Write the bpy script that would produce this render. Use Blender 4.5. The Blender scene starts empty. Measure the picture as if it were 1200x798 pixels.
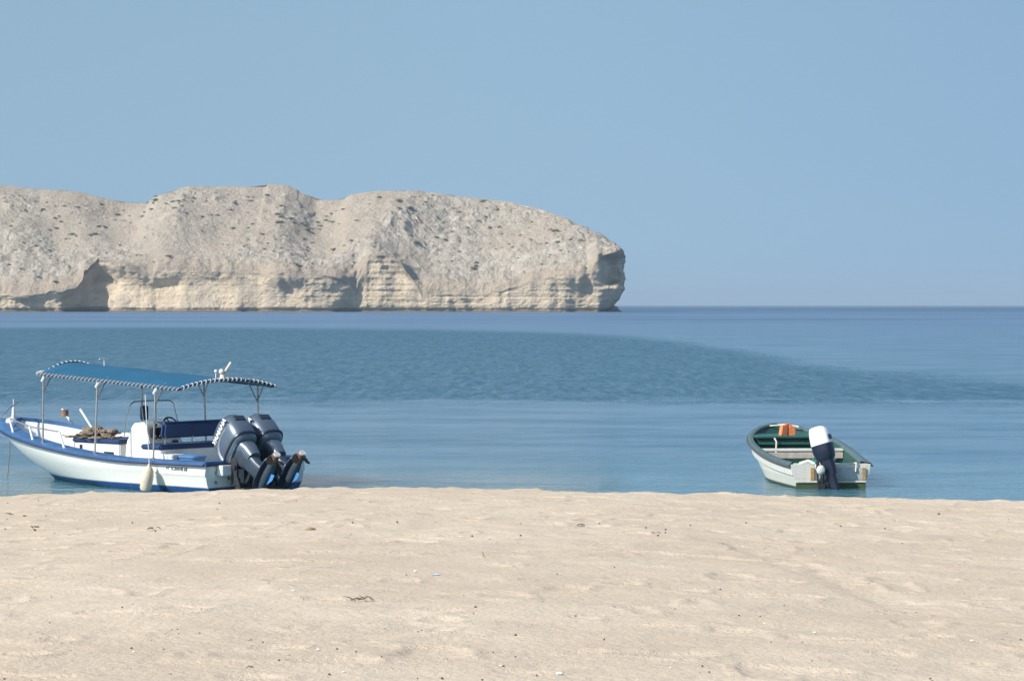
import bpy, math, random
import numpy as np
from mathutils import Vector, Matrix

R = math.radians
random.seed(7)
sc = bpy.context.scene
C = sc.collection

# ------------------------------------------------------------------ camera, sky, sun, exposure
CAM_Z = 3.7
F_PX = 3000.0                      # focal length in pixels of a 1200 px wide frame
K = F_PX / 1800.0
PITCH = math.atan(41.5 / F_PX)
cam_d = bpy.data.cameras.new('camera')
cam_d.sensor_width = 36.0
cam_d.lens = F_PX / 1200.0 * 36.0
cam_d.clip_start = 0.1
cam_d.clip_end = 80000
cam = bpy.data.objects.new('camera', cam_d)
C.objects.link(cam)
cam.location = (0, 0, CAM_Z)
cam.rotation_euler = (R(90) - PITCH, 0, 0)
sc.camera = cam

SUN_EL = R(36)
SUN_AZ = math.atan2(-0.84, -0.54)       # compass style angle, measured from +Y towards +X
sun_dir = Vector((math.sin(SUN_AZ) * math.cos(SUN_EL), math.cos(SUN_AZ) * math.cos(SUN_EL), math.sin(SUN_EL)))
w = bpy.data.worlds.new('World')
sc.world = w
w.use_nodes = True
wn = w.node_tree.nodes
wl = w.node_tree.links
for n in list(wn):
    wn.remove(n)
wo = wn.new('ShaderNodeOutputWorld')
bg = wn.new('ShaderNodeBackground')
sky = wn.new('ShaderNodeTexSky')
sky.sky_type = 'NISHITA'
sky.sun_disc = False
sky.sun_elevation = SUN_EL
sky.sun_rotation = SUN_AZ % (2 * math.pi)
sky.air_density = 1.3
sky.dust_density = 0.6
sky.ozone_density = 3.0
sky.altitude = 0
tcw = wn.new('ShaderNodeTexCoord'); spw = wn.new('ShaderNodeSeparateXYZ'); wl.new(tcw.outputs['Generated'], spw.inputs[0])
mz = wn.new('ShaderNodeMath'); mz.operation = 'MULTIPLY_ADD'; mz.inputs[1].default_value = 0.25; mz.inputs[2].default_value = 0.26   # hazy day: the low sky is as blue as the sky a little higher up
wl.new(spw.outputs[2], mz.inputs[0])
cbw = wn.new('ShaderNodeCombineXYZ'); wl.new(spw.outputs[0], cbw.inputs[0]); wl.new(spw.outputs[1], cbw.inputs[1]); wl.new(mz.outputs[0], cbw.inputs[2])
nmw = wn.new('ShaderNodeVectorMath'); nmw.operation = 'NORMALIZE'; wl.new(cbw.outputs[0], nmw.inputs[0]); wl.new(nmw.outputs[0], sky.inputs[0])
tint = wn.new('ShaderNodeMix'); tint.data_type = 'RGBA'; tint.blend_type = 'MULTIPLY'
tint.inputs[0].default_value = 1.0
tint.inputs[7].default_value = (1.08, 1.05, 0.965, 1)
wl.new(sky.outputs[0], tint.inputs[6])
gr = wn.new('ShaderNodeMapRange'); gr.interpolation_type = 'SMOOTHSTEP'; gr.inputs[1].default_value = -0.05; gr.inputs[2].default_value = 0.30; gr.inputs[3].default_value = 0.0; gr.inputs[4].default_value = 1.0
wl.new(spw.outputs[0], gr.inputs[0])
dk = wn.new('ShaderNodeMix'); dk.data_type = 'RGBA'; dk.inputs[6].default_value = (1.14, 1.10, 1.0, 1); dk.inputs[7].default_value = (0.90, 0.91, 0.90, 1)
wl.new(gr.outputs[0], dk.inputs[0]); wl.new(dk.outputs[2], tint.inputs[7])
wl.new(tint.outputs[2], bg.inputs[0])
bg.inputs[1].default_value = 0.10
wl.new(bg.outputs[0], wo.inputs[0])

sd = bpy.data.lights.new('sun', 'SUN')
sd.energy = 4.6
sd.angle = R(0.6)
sd.color = (1.0, 0.95, 0.87)
sun = bpy.data.objects.new('sun', sd)
C.objects.link(sun)
sun.location = (-40, -20, 60)
sun.rotation_euler = sun_dir.to_track_quat('Z', 'Y').to_euler()

sc.view_settings.view_transform = 'Standard'
sc.view_settings.look = 'None'
sc.view_settings.gamma = 1.0
sc.view_settings.use_curve_mapping = False
sc.view_settings.exposure = 0.45
sc.render.engine = 'CYCLES'
sc.cycles.max_bounces = 6
sc.cycles.volume_bounces = 0
sc.cycles.use_denoising = True

# ------------------------------------------------------------------ helpers
def fin(o, name, label=None, cat=None, group=None, kind=None):
    o.name = name
    if label: o['label'] = label
    if cat: o['category'] = cat
    if group: o['group'] = group
    if kind: o['kind'] = kind
    return o

def empty(name, label, cat, loc=(0, 0, 0), rotz=0.0, group=None):
    o = bpy.data.objects.new(name, None)
    C.objects.link(o)
    o.empty_display_size = 0.2
    o.location = loc
    o.rotation_euler = (0, 0, rotz)
    return fin(o, name, label, cat, group)

_h = lambda ix, iy, iz, s: ((np.sin(ix * 127.1 + iy * 311.7 + iz * 74.7 + s * 53.3) * 43758.5453) % 1.0)
def vnoise(x, y, z=0.0, s=0):
    """smooth value noise in -1..1 (numpy arrays or floats)"""
    x = np.asarray(x, float); y = np.asarray(y, float); z = np.asarray(z, float) + 0 * x
    ix, iy, iz = np.floor(x), np.floor(y), np.floor(z)
    fx, fy, fz = x - ix, y - iy, z - iz
    fx = fx * fx * (3 - 2 * fx); fy = fy * fy * (3 - 2 * fy); fz = fz * fz * (3 - 2 * fz)
    r = 0
    for dx in (0, 1):
        wx = fx if dx else 1 - fx
        for dy in (0, 1):
            wy = fy if dy else 1 - fy
            for dz in (0, 1):
                wz = fz if dz else 1 - fz
                r = r + _h(ix + dx, iy + dy, iz + dz, s) * wx * wy * wz
    return r * 2 - 1
def fbm(x, y, z=0.0, s=0, o=4, g=0.5):
    a, t, r = 1.0, 0.0, 0
    c, sn = math.cos(0.6), math.sin(0.6)
    for k in range(o):
        r = r + a * vnoise(x, y, z, s + k * 7)
        t += a
        x, y = (x * c - y * sn) * 2.03 + 11.3, (x * sn + y * c) * 2.03 + 5.7
        z = z * 2.03 + 3.1
        a *= g
    return r / t
def ridged(x, y, z=0.0, s=0, o=4, g=0.55):
    a, t, r = 1.0, 0.0, 0
    c, sn = math.cos(0.6), math.sin(0.6)
    for k in range(o):
        r = r + a * (1 - np.abs(vnoise(x, y, z, s + k * 7)) * 2)
        t += a
        x, y = (x * c - y * sn) * 2.1 + 1.3, (x * sn + y * c) * 2.1 + 7.7
        z = z * 2.1
        a *= g
    return r / t
def sstep(a, b, x):
    t = np.clip((np.asarray(x, float) - a) / (b - a), 0, 1)
    return t * t * (3 - 2 * t)

# ---- materials
def mat(name, col=(0.5, 0.5, 0.5), rough=0.5, metal=0.0, noise=0.0, nscale=8.0, bump=0.0, bscale=30.0, coat=0.0, spec=0.5):
    m = bpy.data.materials.new(name)
    m.use_nodes = True
    nt = m.node_tree
    b = nt.nodes['Principled BSDF']
    b.inputs['Base Color'].default_value = (*col, 1)
    b.inputs['Roughness'].default_value = rough
    b.inputs['Metallic'].default_value = metal
    b.inputs['Coat Weight'].default_value = coat
    b.inputs['Specular IOR Level'].default_value = spec
    tc = nt.nodes.new('ShaderNodeTexCoord')
    if noise > 0:
        nz = nt.nodes.new('ShaderNodeTexNoise')
        nz.inputs['Scale'].default_value = nscale
        nz.inputs['Detail'].default_value = 6
        nz.inputs['Roughness'].default_value = 0.65
        nt.links.new(tc.outputs['Object'], nz.inputs['Vector'])
        mr = nt.nodes.new('ShaderNodeMapRange')
        mr.inputs[1].default_value = 0.3; mr.inputs[2].default_value = 0.7
        mr.inputs[3].default_value = 1 - noise; mr.inputs[4].default_value = 1 + noise * 0.5
        nt.links.new(nz.outputs['Fac'], mr.inputs[0])
        vm = nt.nodes.new('ShaderNodeVectorMath'); vm.operation = 'SCALE'
        vm.inputs[0].default_value = col
        nt.links.new(mr.outputs[0], vm.inputs['Scale'])
        nt.links.new(vm.outputs[0], b.inputs['Base Color'])
    if bump > 0:
        nz2 = nt.nodes.new('ShaderNodeTexNoise')
        nz2.inputs['Scale'].default_value = bscale
        nz2.inputs['Detail'].default_value = 4
        nt.links.new(tc.outputs['Object'], nz2.inputs['Vector'])
        bp = nt.nodes.new('ShaderNodeBump')
        bp.inputs['Distance'].default_value = bump
        nt.links.new(nz2.outputs['Fac'], bp.inputs['Height'])
        nt.links.new(bp.outputs[0], b.inputs['Normal'])
    return m

class NT:
    """small node-tree writer"""
    def __init__(s, name):
        s.m = bpy.data.materials.new(name); s.m.use_nodes = True
        s.nt = s.m.node_tree; s.b = s.nt.nodes['Principled BSDF']
    def n(s, t, **k):
        o = s.nt.nodes.new(t)
        for a, v in k.items(): setattr(o, a, v)
        return o
    def L(s, a, b): s.nt.links.new(a, b)
    def math(s, op, a, b=None, c=None, clamp=False):
        o = s.n('ShaderNodeMath', operation=op, use_clamp=clamp)
        for i, v in enumerate((a, b, c)):
            if v is None: continue
            if isinstance(v, (int, float)): o.inputs[i].default_value = v
            else: s.L(v, o.inputs[i])
        return o.outputs[0]
    def noise(s, vec, scale, detail=4, rough=0.55, sx=1, sy=1, sz=1):
        if (sx, sy, sz) != (1, 1, 1):
            mp = s.n('ShaderNodeMapping'); mp.inputs['Scale'].default_value = (sx, sy, sz); s.L(vec, mp.inputs[0]); vec = mp.outputs[0]
        o = s.n('ShaderNodeTexNoise'); o.inputs['Scale'].default_value = scale
        o.inputs['Detail'].default_value = detail; o.inputs['Roughness'].default_value = rough
        s.L(vec, o.inputs['Vector']); return o.outputs['Fac']
    def mapr(s, v, a, b, c=0.0, d=1.0, smooth=False):
        o = s.n('ShaderNodeMapRange')
        if smooth: o.interpolation_type = 'SMOOTHSTEP'
        for i, q in enumerate((a, b, c, d)):
            if isinstance(q, (int, float)): o.inputs[i + 1].default_value = q
            else: s.L(q, o.inputs[i + 1])
        s.L(v, o.inputs[0]); return o.outputs[0]
    def mix(s, f, a, b, blend='MIX'):
        o = s.n('ShaderNodeMix', data_type='RGBA', blend_type=blend)
        for i, v in ((0, f), (6, a), (7, b)):
            if isinstance(v, (int, float)): o.inputs[i].default_value = v
            elif isinstance(v, tuple): o.inputs[i].default_value = (*v, 1)
            else: s.L(v, o.inputs[i])
        return o.outputs[2]

# ---- mesh builder: collects shapes into ONE mesh
class MB:
    def __init__(s): s.v = []; s.f = []; s.mi = []
    def add(s, vs, fs, mi=0, M=None):
        o = len(s.v)
        for p in vs:
            p = Vector(p)
            s.v.append(tuple(M @ p if M else p))
        for f in fs:
            s.f.append(tuple(i + o for i in f)); s.mi.append(mi)
        return s
    def box(s, c, d, mi=0, rot=None, taper=1.0, M=None):
        x, y, z = d[0] / 2, d[1] / 2, d[2] / 2
        vs = [Vector((sx * x * (taper if sz > 0 else 1), sy * y * (taper if sz > 0 else 1), sz * z)) for sz in (-1, 1) for sx, sy in ((-1, -1), (1, -1), (1, 1), (-1, 1))]
        T = Matrix.Translation(c)
        if rot: T = T @ Matrix.Rotation(rot[2], 4, 'Z') @ Matrix.Rotation(rot[1], 4, 'Y') @ Matrix.Rotation(rot[0], 4, 'X')
        vs = [T @ p for p in vs]
        return s.add(vs, [(3, 2, 1, 0), (4, 5, 6, 7), (0, 1, 5, 4), (1, 2, 6, 5), (2, 3, 7, 6), (3, 0, 4, 7)], mi, M)
    def rings(s, rings, cap=True, mi=0, close=True, M=None):
        n = len(rings[0]); vs = [p for r in rings for p in r]; fs = []
        for i in range(len(rings) - 1):
            for j in range(n if close else n - 1):
                k = (j + 1) % n
                fs.append((i * n + j, i * n + k, (i + 1) * n + k, (i + 1) * n + j))
        if cap:
            fs.append(tuple(reversed(range(n)))); fs.append(tuple((len(rings) - 1) * n + j for j in range(n)))
        return s.add(vs, fs, mi, M)
    def tube(s, pts, r, n=8, mi=0, M=None, cap=True):
        pts = [Vector(p) for p in pts]; rs = []
        rad = r if isinstance(r, (list, tuple)) else [r] * len(pts)
        up = None
        for i, p in enumerate(pts):
            a = pts[max(i - 1, 0)]; b = pts[min(i + 1, len(pts) - 1)]
            t = (b - a).normalized()
            if up is None: up = Vector((0, 0, 1)) if abs(t.z) < 0.9 else Vector((1, 0, 0))
            x = t.cross(up).normalized(); y = x.cross(t).normalized(); up = y
            rs.append([p + (x * math.cos(q) + y * math.sin(q)) * rad[i] for q in [2 * math.pi * k / n for k in range(n)]])
        return s.rings(rs, cap, mi, True, M)
    def ball(s, c, r, nu=12, nv=8, mi=0, M=None, rot=None, wob=0.0, seed=0):
        rr = random.Random(seed)
        r = (r, r, r) if isinstance(r, (int, float)) else r
        vs = [(0, 0, -1)]
        for i in range(1, nv):
            a = math.pi * i / nv - math.pi / 2
            for j in range(nu):
                q = 2 * math.pi * j / nu
                k = 1 + wob * (rr.random() * 2 - 1)
                vs.append((math.cos(a) * math.cos(q) * k, math.cos(a) * math.sin(q) * k, math.sin(a) * k))
        vs.append((0, 0, 1)); fs = []
        for j in range(nu):
            k = (j + 1) % nu
            fs.append((0, 1 + k, 1 + j))
            for i in range(nv - 2): fs.append((1 + i * nu + j, 1 + i * nu + k, 1 + (i + 1) * nu + k, 1 + (i + 1) * nu + j))
            fs.append((len(vs) - 1, 1 + (nv - 2) * nu + j, 1 + (nv - 2) * nu + k))
        T = Matrix.Translation(c)
        if rot: T = T @ Matrix.Rotation(rot[2], 4, 'Z') @ Matrix.Rotation(rot[1], 4, 'Y') @ Matrix.Rotation(rot[0], 4, 'X')
        return s.add([T @ Vector((p[0] * r[0], p[1] * r[1], p[2] * r[2])) for p in vs], fs, mi, M)
    def build(s, name, mats, parent=None, smooth=True, bevel=0.0, seg=2, label=None, angle=40):
        me = bpy.data.meshes.new(name)
        me.from_pydata([tuple(p) for p in s.v], [], s.f)
        if not isinstance(mats, (list, tuple)): mats = [mats]
        for m in mats: me.materials.append(m)
        for p, i in zip(me.polygons, s.mi): p.material_index = i
        me.update()
        import bmesh
        bm = bmesh.new(); bm.from_mesh(me)
        bmesh.ops.recalc_face_normals(bm, faces=bm.faces)
        if bevel > 0:
            es = [e for e in bm.edges if e.is_manifold and e.calc_face_angle(0) > R(35)]
            bmesh.ops.bevel(bm, geom=es, offset=bevel, segments=seg, affect='EDGES', clamp_overlap=True)
        if smooth:
            for f in bm.faces: f.smooth = True
            for e in bm.edges:
                if e.is_manifold and e.calc_face_angle(0) > R(angle): e.smooth = False
        bm.to_mesh(me); bm.free()
        o = bpy.data.objects.new(name, me)
        C.objects.link(o)
        if parent: o.parent = parent
        if label: o['label'] = label
        return o

def text_mesh(s, size, material, name, parent, M, depth=0.002, bold=0.0, shear=0.0):
    cu = bpy.data.curves.new(name + '_curve', 'FONT')
    cu.body = s; cu.size = size; cu.extrude = depth; cu.offset = bold; cu.align_x = 'CENTER'; cu.align_y = 'CENTER'; cu.shear = shear
    t = bpy.data.objects.new(name + '_tmp', cu); C.objects.link(t)
    bpy.context.view_layer.update()
    me = bpy.data.meshes.new_from_object(t.evaluated_get(bpy.context.evaluated_depsgraph_get()))
    bpy.data.objects.remove(t); bpy.data.curves.remove(cu)
    me.materials.clear(); me.materials.append(material)
    me.transform(M)
    o = bpy.data.objects.new(name, me); C.objects.link(o)
    if parent: o.parent = parent
    return o

def grid_mesh(name, X, Y, Z, material, attrs=None, smooth=True):
    """X, Y, Z: arrays (rows, cols)"""
    nr, nc = X.shape
    me = bpy.data.meshes.new(name)
    co = np.stack([X, Y, Z], -1).reshape(-1, 3).astype(np.float32)
    i = np.arange((nr - 1) * (nc - 1)); r = i // (nc - 1); c = i % (nc - 1)
    a = r * nc + c
    q = np.stack([a, a + 1, a + nc + 1, a + nc], -1).reshape(-1).astype(np.int32)
    me.vertices.add(len(co)); me.vertices.foreach_set('co', co.ravel())
    me.loops.add(len(q)); me.loops.foreach_set('vertex_index', q)
    me.polygons.add(len(i)); me.polygons.foreach_set('loop_start', np.arange(0, len(q), 4, dtype=np.int32))
    me.polygons.foreach_set('use_smooth', np.full(len(i), smooth))
    me.update(calc_edges=True)
    for k, v in (attrs or {}).items():
        at = me.attributes.new(k, 'FLOAT', 'POINT'); at.data.foreach_set('value', np.ascontiguousarray(v.reshape(-1), dtype=np.float32))
    me.materials.append(material)
    o = bpy.data.objects.new(name, me); C.objects.link(o)
    return o

# ================================================================== SAND
m_ = NT('sand_material')
geo = m_.n('ShaderNodeNewGeometry'); P = geo.outputs['Position']
big = m_.noise(P, 0.35, 5, 0.6)
mid = m_.noise(P, 3.0, 5, 0.65)
fine = m_.noise(P, 70.0, 3, 0.7)
col = m_.mix(m_.mapr(big, 0.35, 0.65), (0.535, 0.435, 0.33), (0.605, 0.505, 0.39))
col = m_.mix(m_.mapr(mid, 0.46, 0.70, 0, 0.42), col, (0.44, 0.365, 0.29))
col = m_.mix(m_.mapr(fine, 0.55, 0.8, 0, 0.30), col, (0.36, 0.29, 0.22))
speck = m_.noise(P, 26.0, 2, 0.5)
col = m_.mix(m_.mapr(speck, 0.70, 0.76, 0, 0.55), col, (0.22, 0.18, 0.14))
sep = m_.n('ShaderNodeSeparateXYZ'); m_.L(P, sep.inputs[0])
wet = m_.mapr(sep.outputs[2], 0.16, 0.02)
col = m_.mix(m_.math('MULTIPLY', wet, 0.7), col, (0.24, 0.19, 0.14))
m_.L(col, m_.b.inputs['Base Color'])
m_.b.inputs['Roughness'].default_value = 0.95
m_.b.inputs['Specular IOR Level'].default_value = 0.15
bp = m_.n('ShaderNodeBump'); bp.inputs['Distance'].default_value = 0.026; bp.inputs['Strength'].default_value = 0.8
hb = m_.math('ADD', m_.math('MULTIPLY', fine, 0.25), m_.noise(P, 14.0, 4, 0.65))
m_.L(hb, bp.inputs['Height']); m_.L(bp.outputs[0], m_.b.inputs['Normal'])
SAND = m_.m

Y_CREST = 42.0
def crest_z(x):
    xp = np.array([-60, -9, -8.2, -6.5, -5.0, -3.3, -2.0, 0, 1.5, 3.0, 5.0, 8.4, 12, 60])
    zp = np.array([.51, .56, .58, .655, .680, .718, .728, .705, .670, .62, .575, .515, .49, .43])
    return np.interp(x, xp, zp)
def sand_macro(x, y):
    x = np.asarray(x, float); y = np.asarray(y, float)
    cz = crest_z(x)
    d = Y_CREST - y
    up = cz + 0.0336 * np.clip(d, 0, 100) + 0.0 * x
    up = up - 0.018 * np.exp(-((y - 32.7) / 0.4) ** 2) * sstep(-1, 4, x)
    dn = cz - 0.165 * np.clip(-d, 0, None)
    z = np.where(d > 0, up, dn)
    z = z - 0.035 * np.exp(-(d / 0.5) ** 2)           # rounded lip
    far = np.clip(-d - 9, 0, None)
    z = np.where(-d > 9, cz - 0.165 * 9 - 0.10 * far / (1 + far * 0.02), z)
    return np.maximum(z, -6.0)
def sand_z(x, y):
    x = np.asarray(x, float); y = np.asarray(y, float)
    z = sand_macro(x, y)
    amp = 0.35 + 0.65 * sstep(-0.4, 0.5, fbm(x * 0.25, y * 0.3, 0, 90, 2))
    z = z + 0.024 * fbm(x * 1.1, y * 0.9, 0, 1, 3)
    h = fbm(x * 3.2, y * 2.6, 0, 20, 4, 0.55)
    z = z + amp * 0.016 * h
    # worn footprints: soft pits
    p = vnoise(x * 2.1 + 4, y * 2.5, 0, 44)
    z = z - 0.034 * sstep(0.42, 0.8, p) * 0.45 * (0.5 + 0.5 * amp)
    z = z + 0.014 * sstep(0.30, 0.45, p) * (1 - sstep(0.45, 0.62, p))
    # churned strip at the crest of the berm
    cr = np.exp(-((y - Y_CREST + 0.1) / 0.9) ** 2)
    z = z + cr * 0.045 * fbm(x * 3.2, y * 2.0, 0, 60, 3)
    z = z + cr * 0.030 * vnoise(x * 0.9, y * 0.5, 0, 77)
    # faint vehicle track running towards the camera on the right
    t = (y - 19.0) / (28.4 - 19.0)
    xc = 3.15 - 0.75 * np.clip(t, -0.5, 1.2)
    tr = np.exp(-(np.abs(x - xc) / 0.22) ** 4) * sstep(18.0, 20.0, y) * (1 - sstep(26.5, 29.0, y))
    z = z - tr * (0.012 + 0.016 * ridged(x * 3, y * 5, 0, 12, 2))
    return z
def spaced(a, b, step, lo, hi, grow=1.18):
    core = list(np.arange(a, b + step * 0.5, step)); s = step; p = core[-1]; q = core[0]; t = step
    right = []
    while p < hi: s *= grow; p += s; right.append(p)
    left = []
    while q > lo: t *= grow; q -= t; left.append(q)
    return np.array(left[::-1] + core + right)
xs = spaced(-11.5, 11.5, 0.042, -700, 700)
ys = spaced(13.0, 46.5, 0.055, -60, 2500, 1.16)
GX, GY = np.meshgrid(xs, ys)
sand = grid_mesh('beach_sand', GX, GY, sand_z(GX, GY), SAND)
fin(sand, 'beach_sand', 'pale beige sand beach in the foreground sloping to the sea', 'beach', None, 'structure')

# pixel (1200 px frame) -> point on the sand; only used to find where small litter lies
def pix_ray(px, py):
    d = Vector(((px - 600) / F_PX, 1.0, -(py - 399) / F_PX))
    c, s = math.cos(-PITCH), math.sin(-PITCH)
    return Vector((d.x, d.y * c - d.z * s, d.y * s + d.z * c))
def on_sand(px, py):
    d = pix_ray(px, py); t = 8.0
    while t < 60:
        if CAM_Z + d.z * t < float(sand_z(d.x * t, d.y * t)): break
        t += 0.02
    x, y = d.x * t, d.y * t
    return Vector((x, y, float(sand_z(x, y))))

# ================================================================== WATER
m_ = NT('sea_water')
geo = m_.n('ShaderNodeNewGeometry'); P = geo.outputs['Position']
sep = m_.n('ShaderNodeSeparateXYZ'); m_.L(P, sep.inputs[0]); X_, Y_ = sep.outputs[0], m_.math('DIVIDE', sep.outputs[1], K)
wob1 = m_.noise(P, 0.035, 3, 0.6)                      # wavering edges of the wind-ruffled patch
wob2 = m_.noise(P, 0.20, 3, 0.6)
m_.b.subsurface_method = 'BURLEY'; m_.b.inputs['Subsurface Weight'].default_value = 1.0; m_.b.inputs['Subsurface Radius'].default_value = (1.0, 1.0, 1.0); m_.b.inputs['Subsurface Scale'].default_value = 2.5   # sunlight scatters inside the water
m_.b.inputs['Specular IOR Level'].default_value = 0.36
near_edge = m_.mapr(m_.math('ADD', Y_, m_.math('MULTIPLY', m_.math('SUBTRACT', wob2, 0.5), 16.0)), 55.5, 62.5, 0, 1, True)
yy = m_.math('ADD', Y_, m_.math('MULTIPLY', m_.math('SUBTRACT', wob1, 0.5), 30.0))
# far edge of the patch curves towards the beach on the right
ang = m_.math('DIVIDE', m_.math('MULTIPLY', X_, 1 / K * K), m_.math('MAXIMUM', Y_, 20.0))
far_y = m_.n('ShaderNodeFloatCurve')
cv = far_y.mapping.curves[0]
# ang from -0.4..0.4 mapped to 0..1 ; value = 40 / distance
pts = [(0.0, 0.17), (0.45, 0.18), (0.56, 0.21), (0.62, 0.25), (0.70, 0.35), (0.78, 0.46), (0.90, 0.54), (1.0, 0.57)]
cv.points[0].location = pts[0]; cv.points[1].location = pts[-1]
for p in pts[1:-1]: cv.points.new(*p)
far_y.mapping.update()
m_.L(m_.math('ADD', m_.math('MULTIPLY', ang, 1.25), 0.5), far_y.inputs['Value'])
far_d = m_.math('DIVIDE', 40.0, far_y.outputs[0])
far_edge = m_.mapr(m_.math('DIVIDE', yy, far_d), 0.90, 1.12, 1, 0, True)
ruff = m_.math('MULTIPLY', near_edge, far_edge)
hor = m_.mapr(Y_, 420.0, 1300.0, 0, 1, True)          # open sea beyond the bay is rougher
patch = m_.mapr(m_.noise(P, 0.012, 4, 0.6, 0.5, 1.0, 1), 0.48, 0.62, 0, 0.6)
ruff = m_.math('MAXIMUM', ruff, hor)
ruff_far = m_.math('MAXIMUM', ruff, m_.math('MULTIPLY', patch, m_.mapr(Y_, 250.0, 400.0)))
calm_streak = m_.mapr(m_.noise(P, 0.30, 4, 0.6, 0.35, 1.0, 1), 0.42, 0.62)  # reflection streaks on calm water, put into its colour
shal = m_.mapr(Y_, 30.0, 40.0, 1, 0, True)
body_calm = m_.mix(calm_streak, (0.095, 0.188, 0.272), (0.036, 0.120, 0.190))
fs_ = m_.noise(P, 1.0, 4, 0.7, 0.45, 1.1, 1)
body_calm = m_.mix(m_.mapr(fs_, 0.56, 0.66, 0, 0.55), body_calm, (0.02, 0.10, 0.14))
body_calm = m_.mix(m_.mapr(fs_, 0.44, 0.34, 0, 0.40), body_calm, (0.17, 0.245, 0.31))  # finer dark and pale reflection streaks, also painted into the colour
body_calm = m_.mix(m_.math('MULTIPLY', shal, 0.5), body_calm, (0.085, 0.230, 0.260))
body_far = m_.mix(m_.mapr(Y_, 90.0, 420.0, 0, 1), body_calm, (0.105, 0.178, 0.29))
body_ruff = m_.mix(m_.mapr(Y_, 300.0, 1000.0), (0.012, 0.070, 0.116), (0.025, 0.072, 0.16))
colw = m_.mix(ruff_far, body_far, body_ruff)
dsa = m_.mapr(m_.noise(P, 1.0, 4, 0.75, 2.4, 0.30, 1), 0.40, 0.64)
colw = m_.mix(m_.math('MULTIPLY', m_.math('MULTIPLY', dsa, ruff_far), 0.55), colw, (0.12, 0.24, 0.33))  # pale dashes: sky-catching wave facets painted into the ruffled colour
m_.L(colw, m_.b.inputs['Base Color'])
m_.b.inputs['IOR'].default_value = 1.333
dist_r = m_.math('MULTIPLY', m_.mapr(Y_, 40.0, 420.0, 0.20, 0.40), m_.mapr(Y_, 30.5, 38.0, 0.35, 1.0, True))          # waves too small to resolve far out read as roughness
dash = m_.mapr(m_.noise(P, 1.0, 4, 0.7, 2.2, 0.35, 1), 0.36, 0.64)
dash2 = m_.mapr(m_.noise(P, 1.0, 3, 0.6, 0.7, 0.10, 1), 0.36, 0.64)
dsh = m_.math('MULTIPLY_ADD', dash, 0.6, m_.math('MULTIPLY', dash2, 0.4))
m_.L(m_.math('ADD', dist_r, m_.math('MULTIPLY', ruff_far, m_.mapr(dsh, 0, 1, 0.02, 0.22))), m_.b.inputs['Roughness'])
n1 = m_.noise(P, 0.9, 4, 0.6, 0.5, 1.0, 1)
n2 = m_.noise(P, 4.5, 3, 0.6, 1.0, 1.0, 1)
n3 = m_.noise(P, 0.35, 3, 0.5, 0.5, 1.0, 1)
hc = m_.math('ADD', m_.math('MULTIPLY', n1, 0.14), m_.math('MULTIPLY', n2, 0.038))
hc = m_.math('ADD', hc, m_.math('MULTIPLY', n3, 0.17))
hr = m_.math('ADD', m_.math('MULTIPLY', n1, 0.16), m_.math('MULTIPLY', n2, 0.06))
hgt = m_.math('ADD', m_.math('MULTIPLY', hc, m_.math('SUBTRACT', 1.0, ruff_far)), m_.math('MULTIPLY', hr, ruff_far))
bp = m_.n('ShaderNodeBump'); bp.inputs['Distance'].default_value = 1.0; bp.inputs['Strength'].default_value = 1.0
m_.L(hgt, bp.inputs['Height']); m_.L(bp.outputs[0], m_.b.inputs['Normal'])
WATER = m_.m
xs = spaced(-30, 30, 0.25, -20000, 20000, 1.25)
ys = spaced(46, 120, 0.16, 38, 24000, 1.16)
GX, GY = np.meshgrid(xs, ys)
wv = 0.012 * fbm(GX * 0.5, GY * 1.1, 0, 31, 3) * (1 - sstep(90, 130, np.abs(GY))) * (1 - sstep(28, 40, np.abs(GX)))
sea = grid_mesh('sea_water', GX, GY, wv, WATER)
fin(sea, 'sea_water', 'calm blue sea with a darker wind ruffled band across the bay', 'sea', None, 'structure')

# ================================================================== HEADLAND
DB = 830.0 * K
MPX = DB / F_PX
def pz(py, d): return CAM_Z + (357.5 - py) * d / F_PX
sil = np.array([(-700, 190), (-450, 200), (-300, 206), (-150, 212), (-50, 217), (0, 220), (50, 224), (100, 233), (118, 237), (146, 238.5), (149, 232), (165, 227), (195, 219), (240, 219.5), (290, 219.5), (296, 216), (320, 217),
                (340, 226), (355, 233), (385, 234), (400, 227.5), (430, 224.5), (480, 225), (540, 231), (600, 238.5), (640, 248), (665, 256), (690, 268), (712, 281), (722, 288), (726, 293)])
rim = np.array([(-700, 335), (-300, 338), (0, 345), (60, 345), (82, 335), (95, 316), (112, 305), (135, 303), (152, 312), (165, 322), (180, 322), (186, 312), (230, 312), (242, 316), (300, 318), (340, 320), (375, 321), (405, 328), (416, 336),
                (420, 326), (432, 304), (450, 297), (470, 310), (483, 330), (495, 348), (520, 346), (555, 348), (580, 340), (610, 337), (630, 324), (660, 321), (688, 322), (694, 312), (700, 301), (712, 297), (726, 293)])
# shoreline in plan: front run (left to right), then round the tip and back behind
px_f = np.linspace(-700, 716, 1050)
xf = (px_f - 600) / F_PX * DB
yf = DB + 0 * xf
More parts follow.
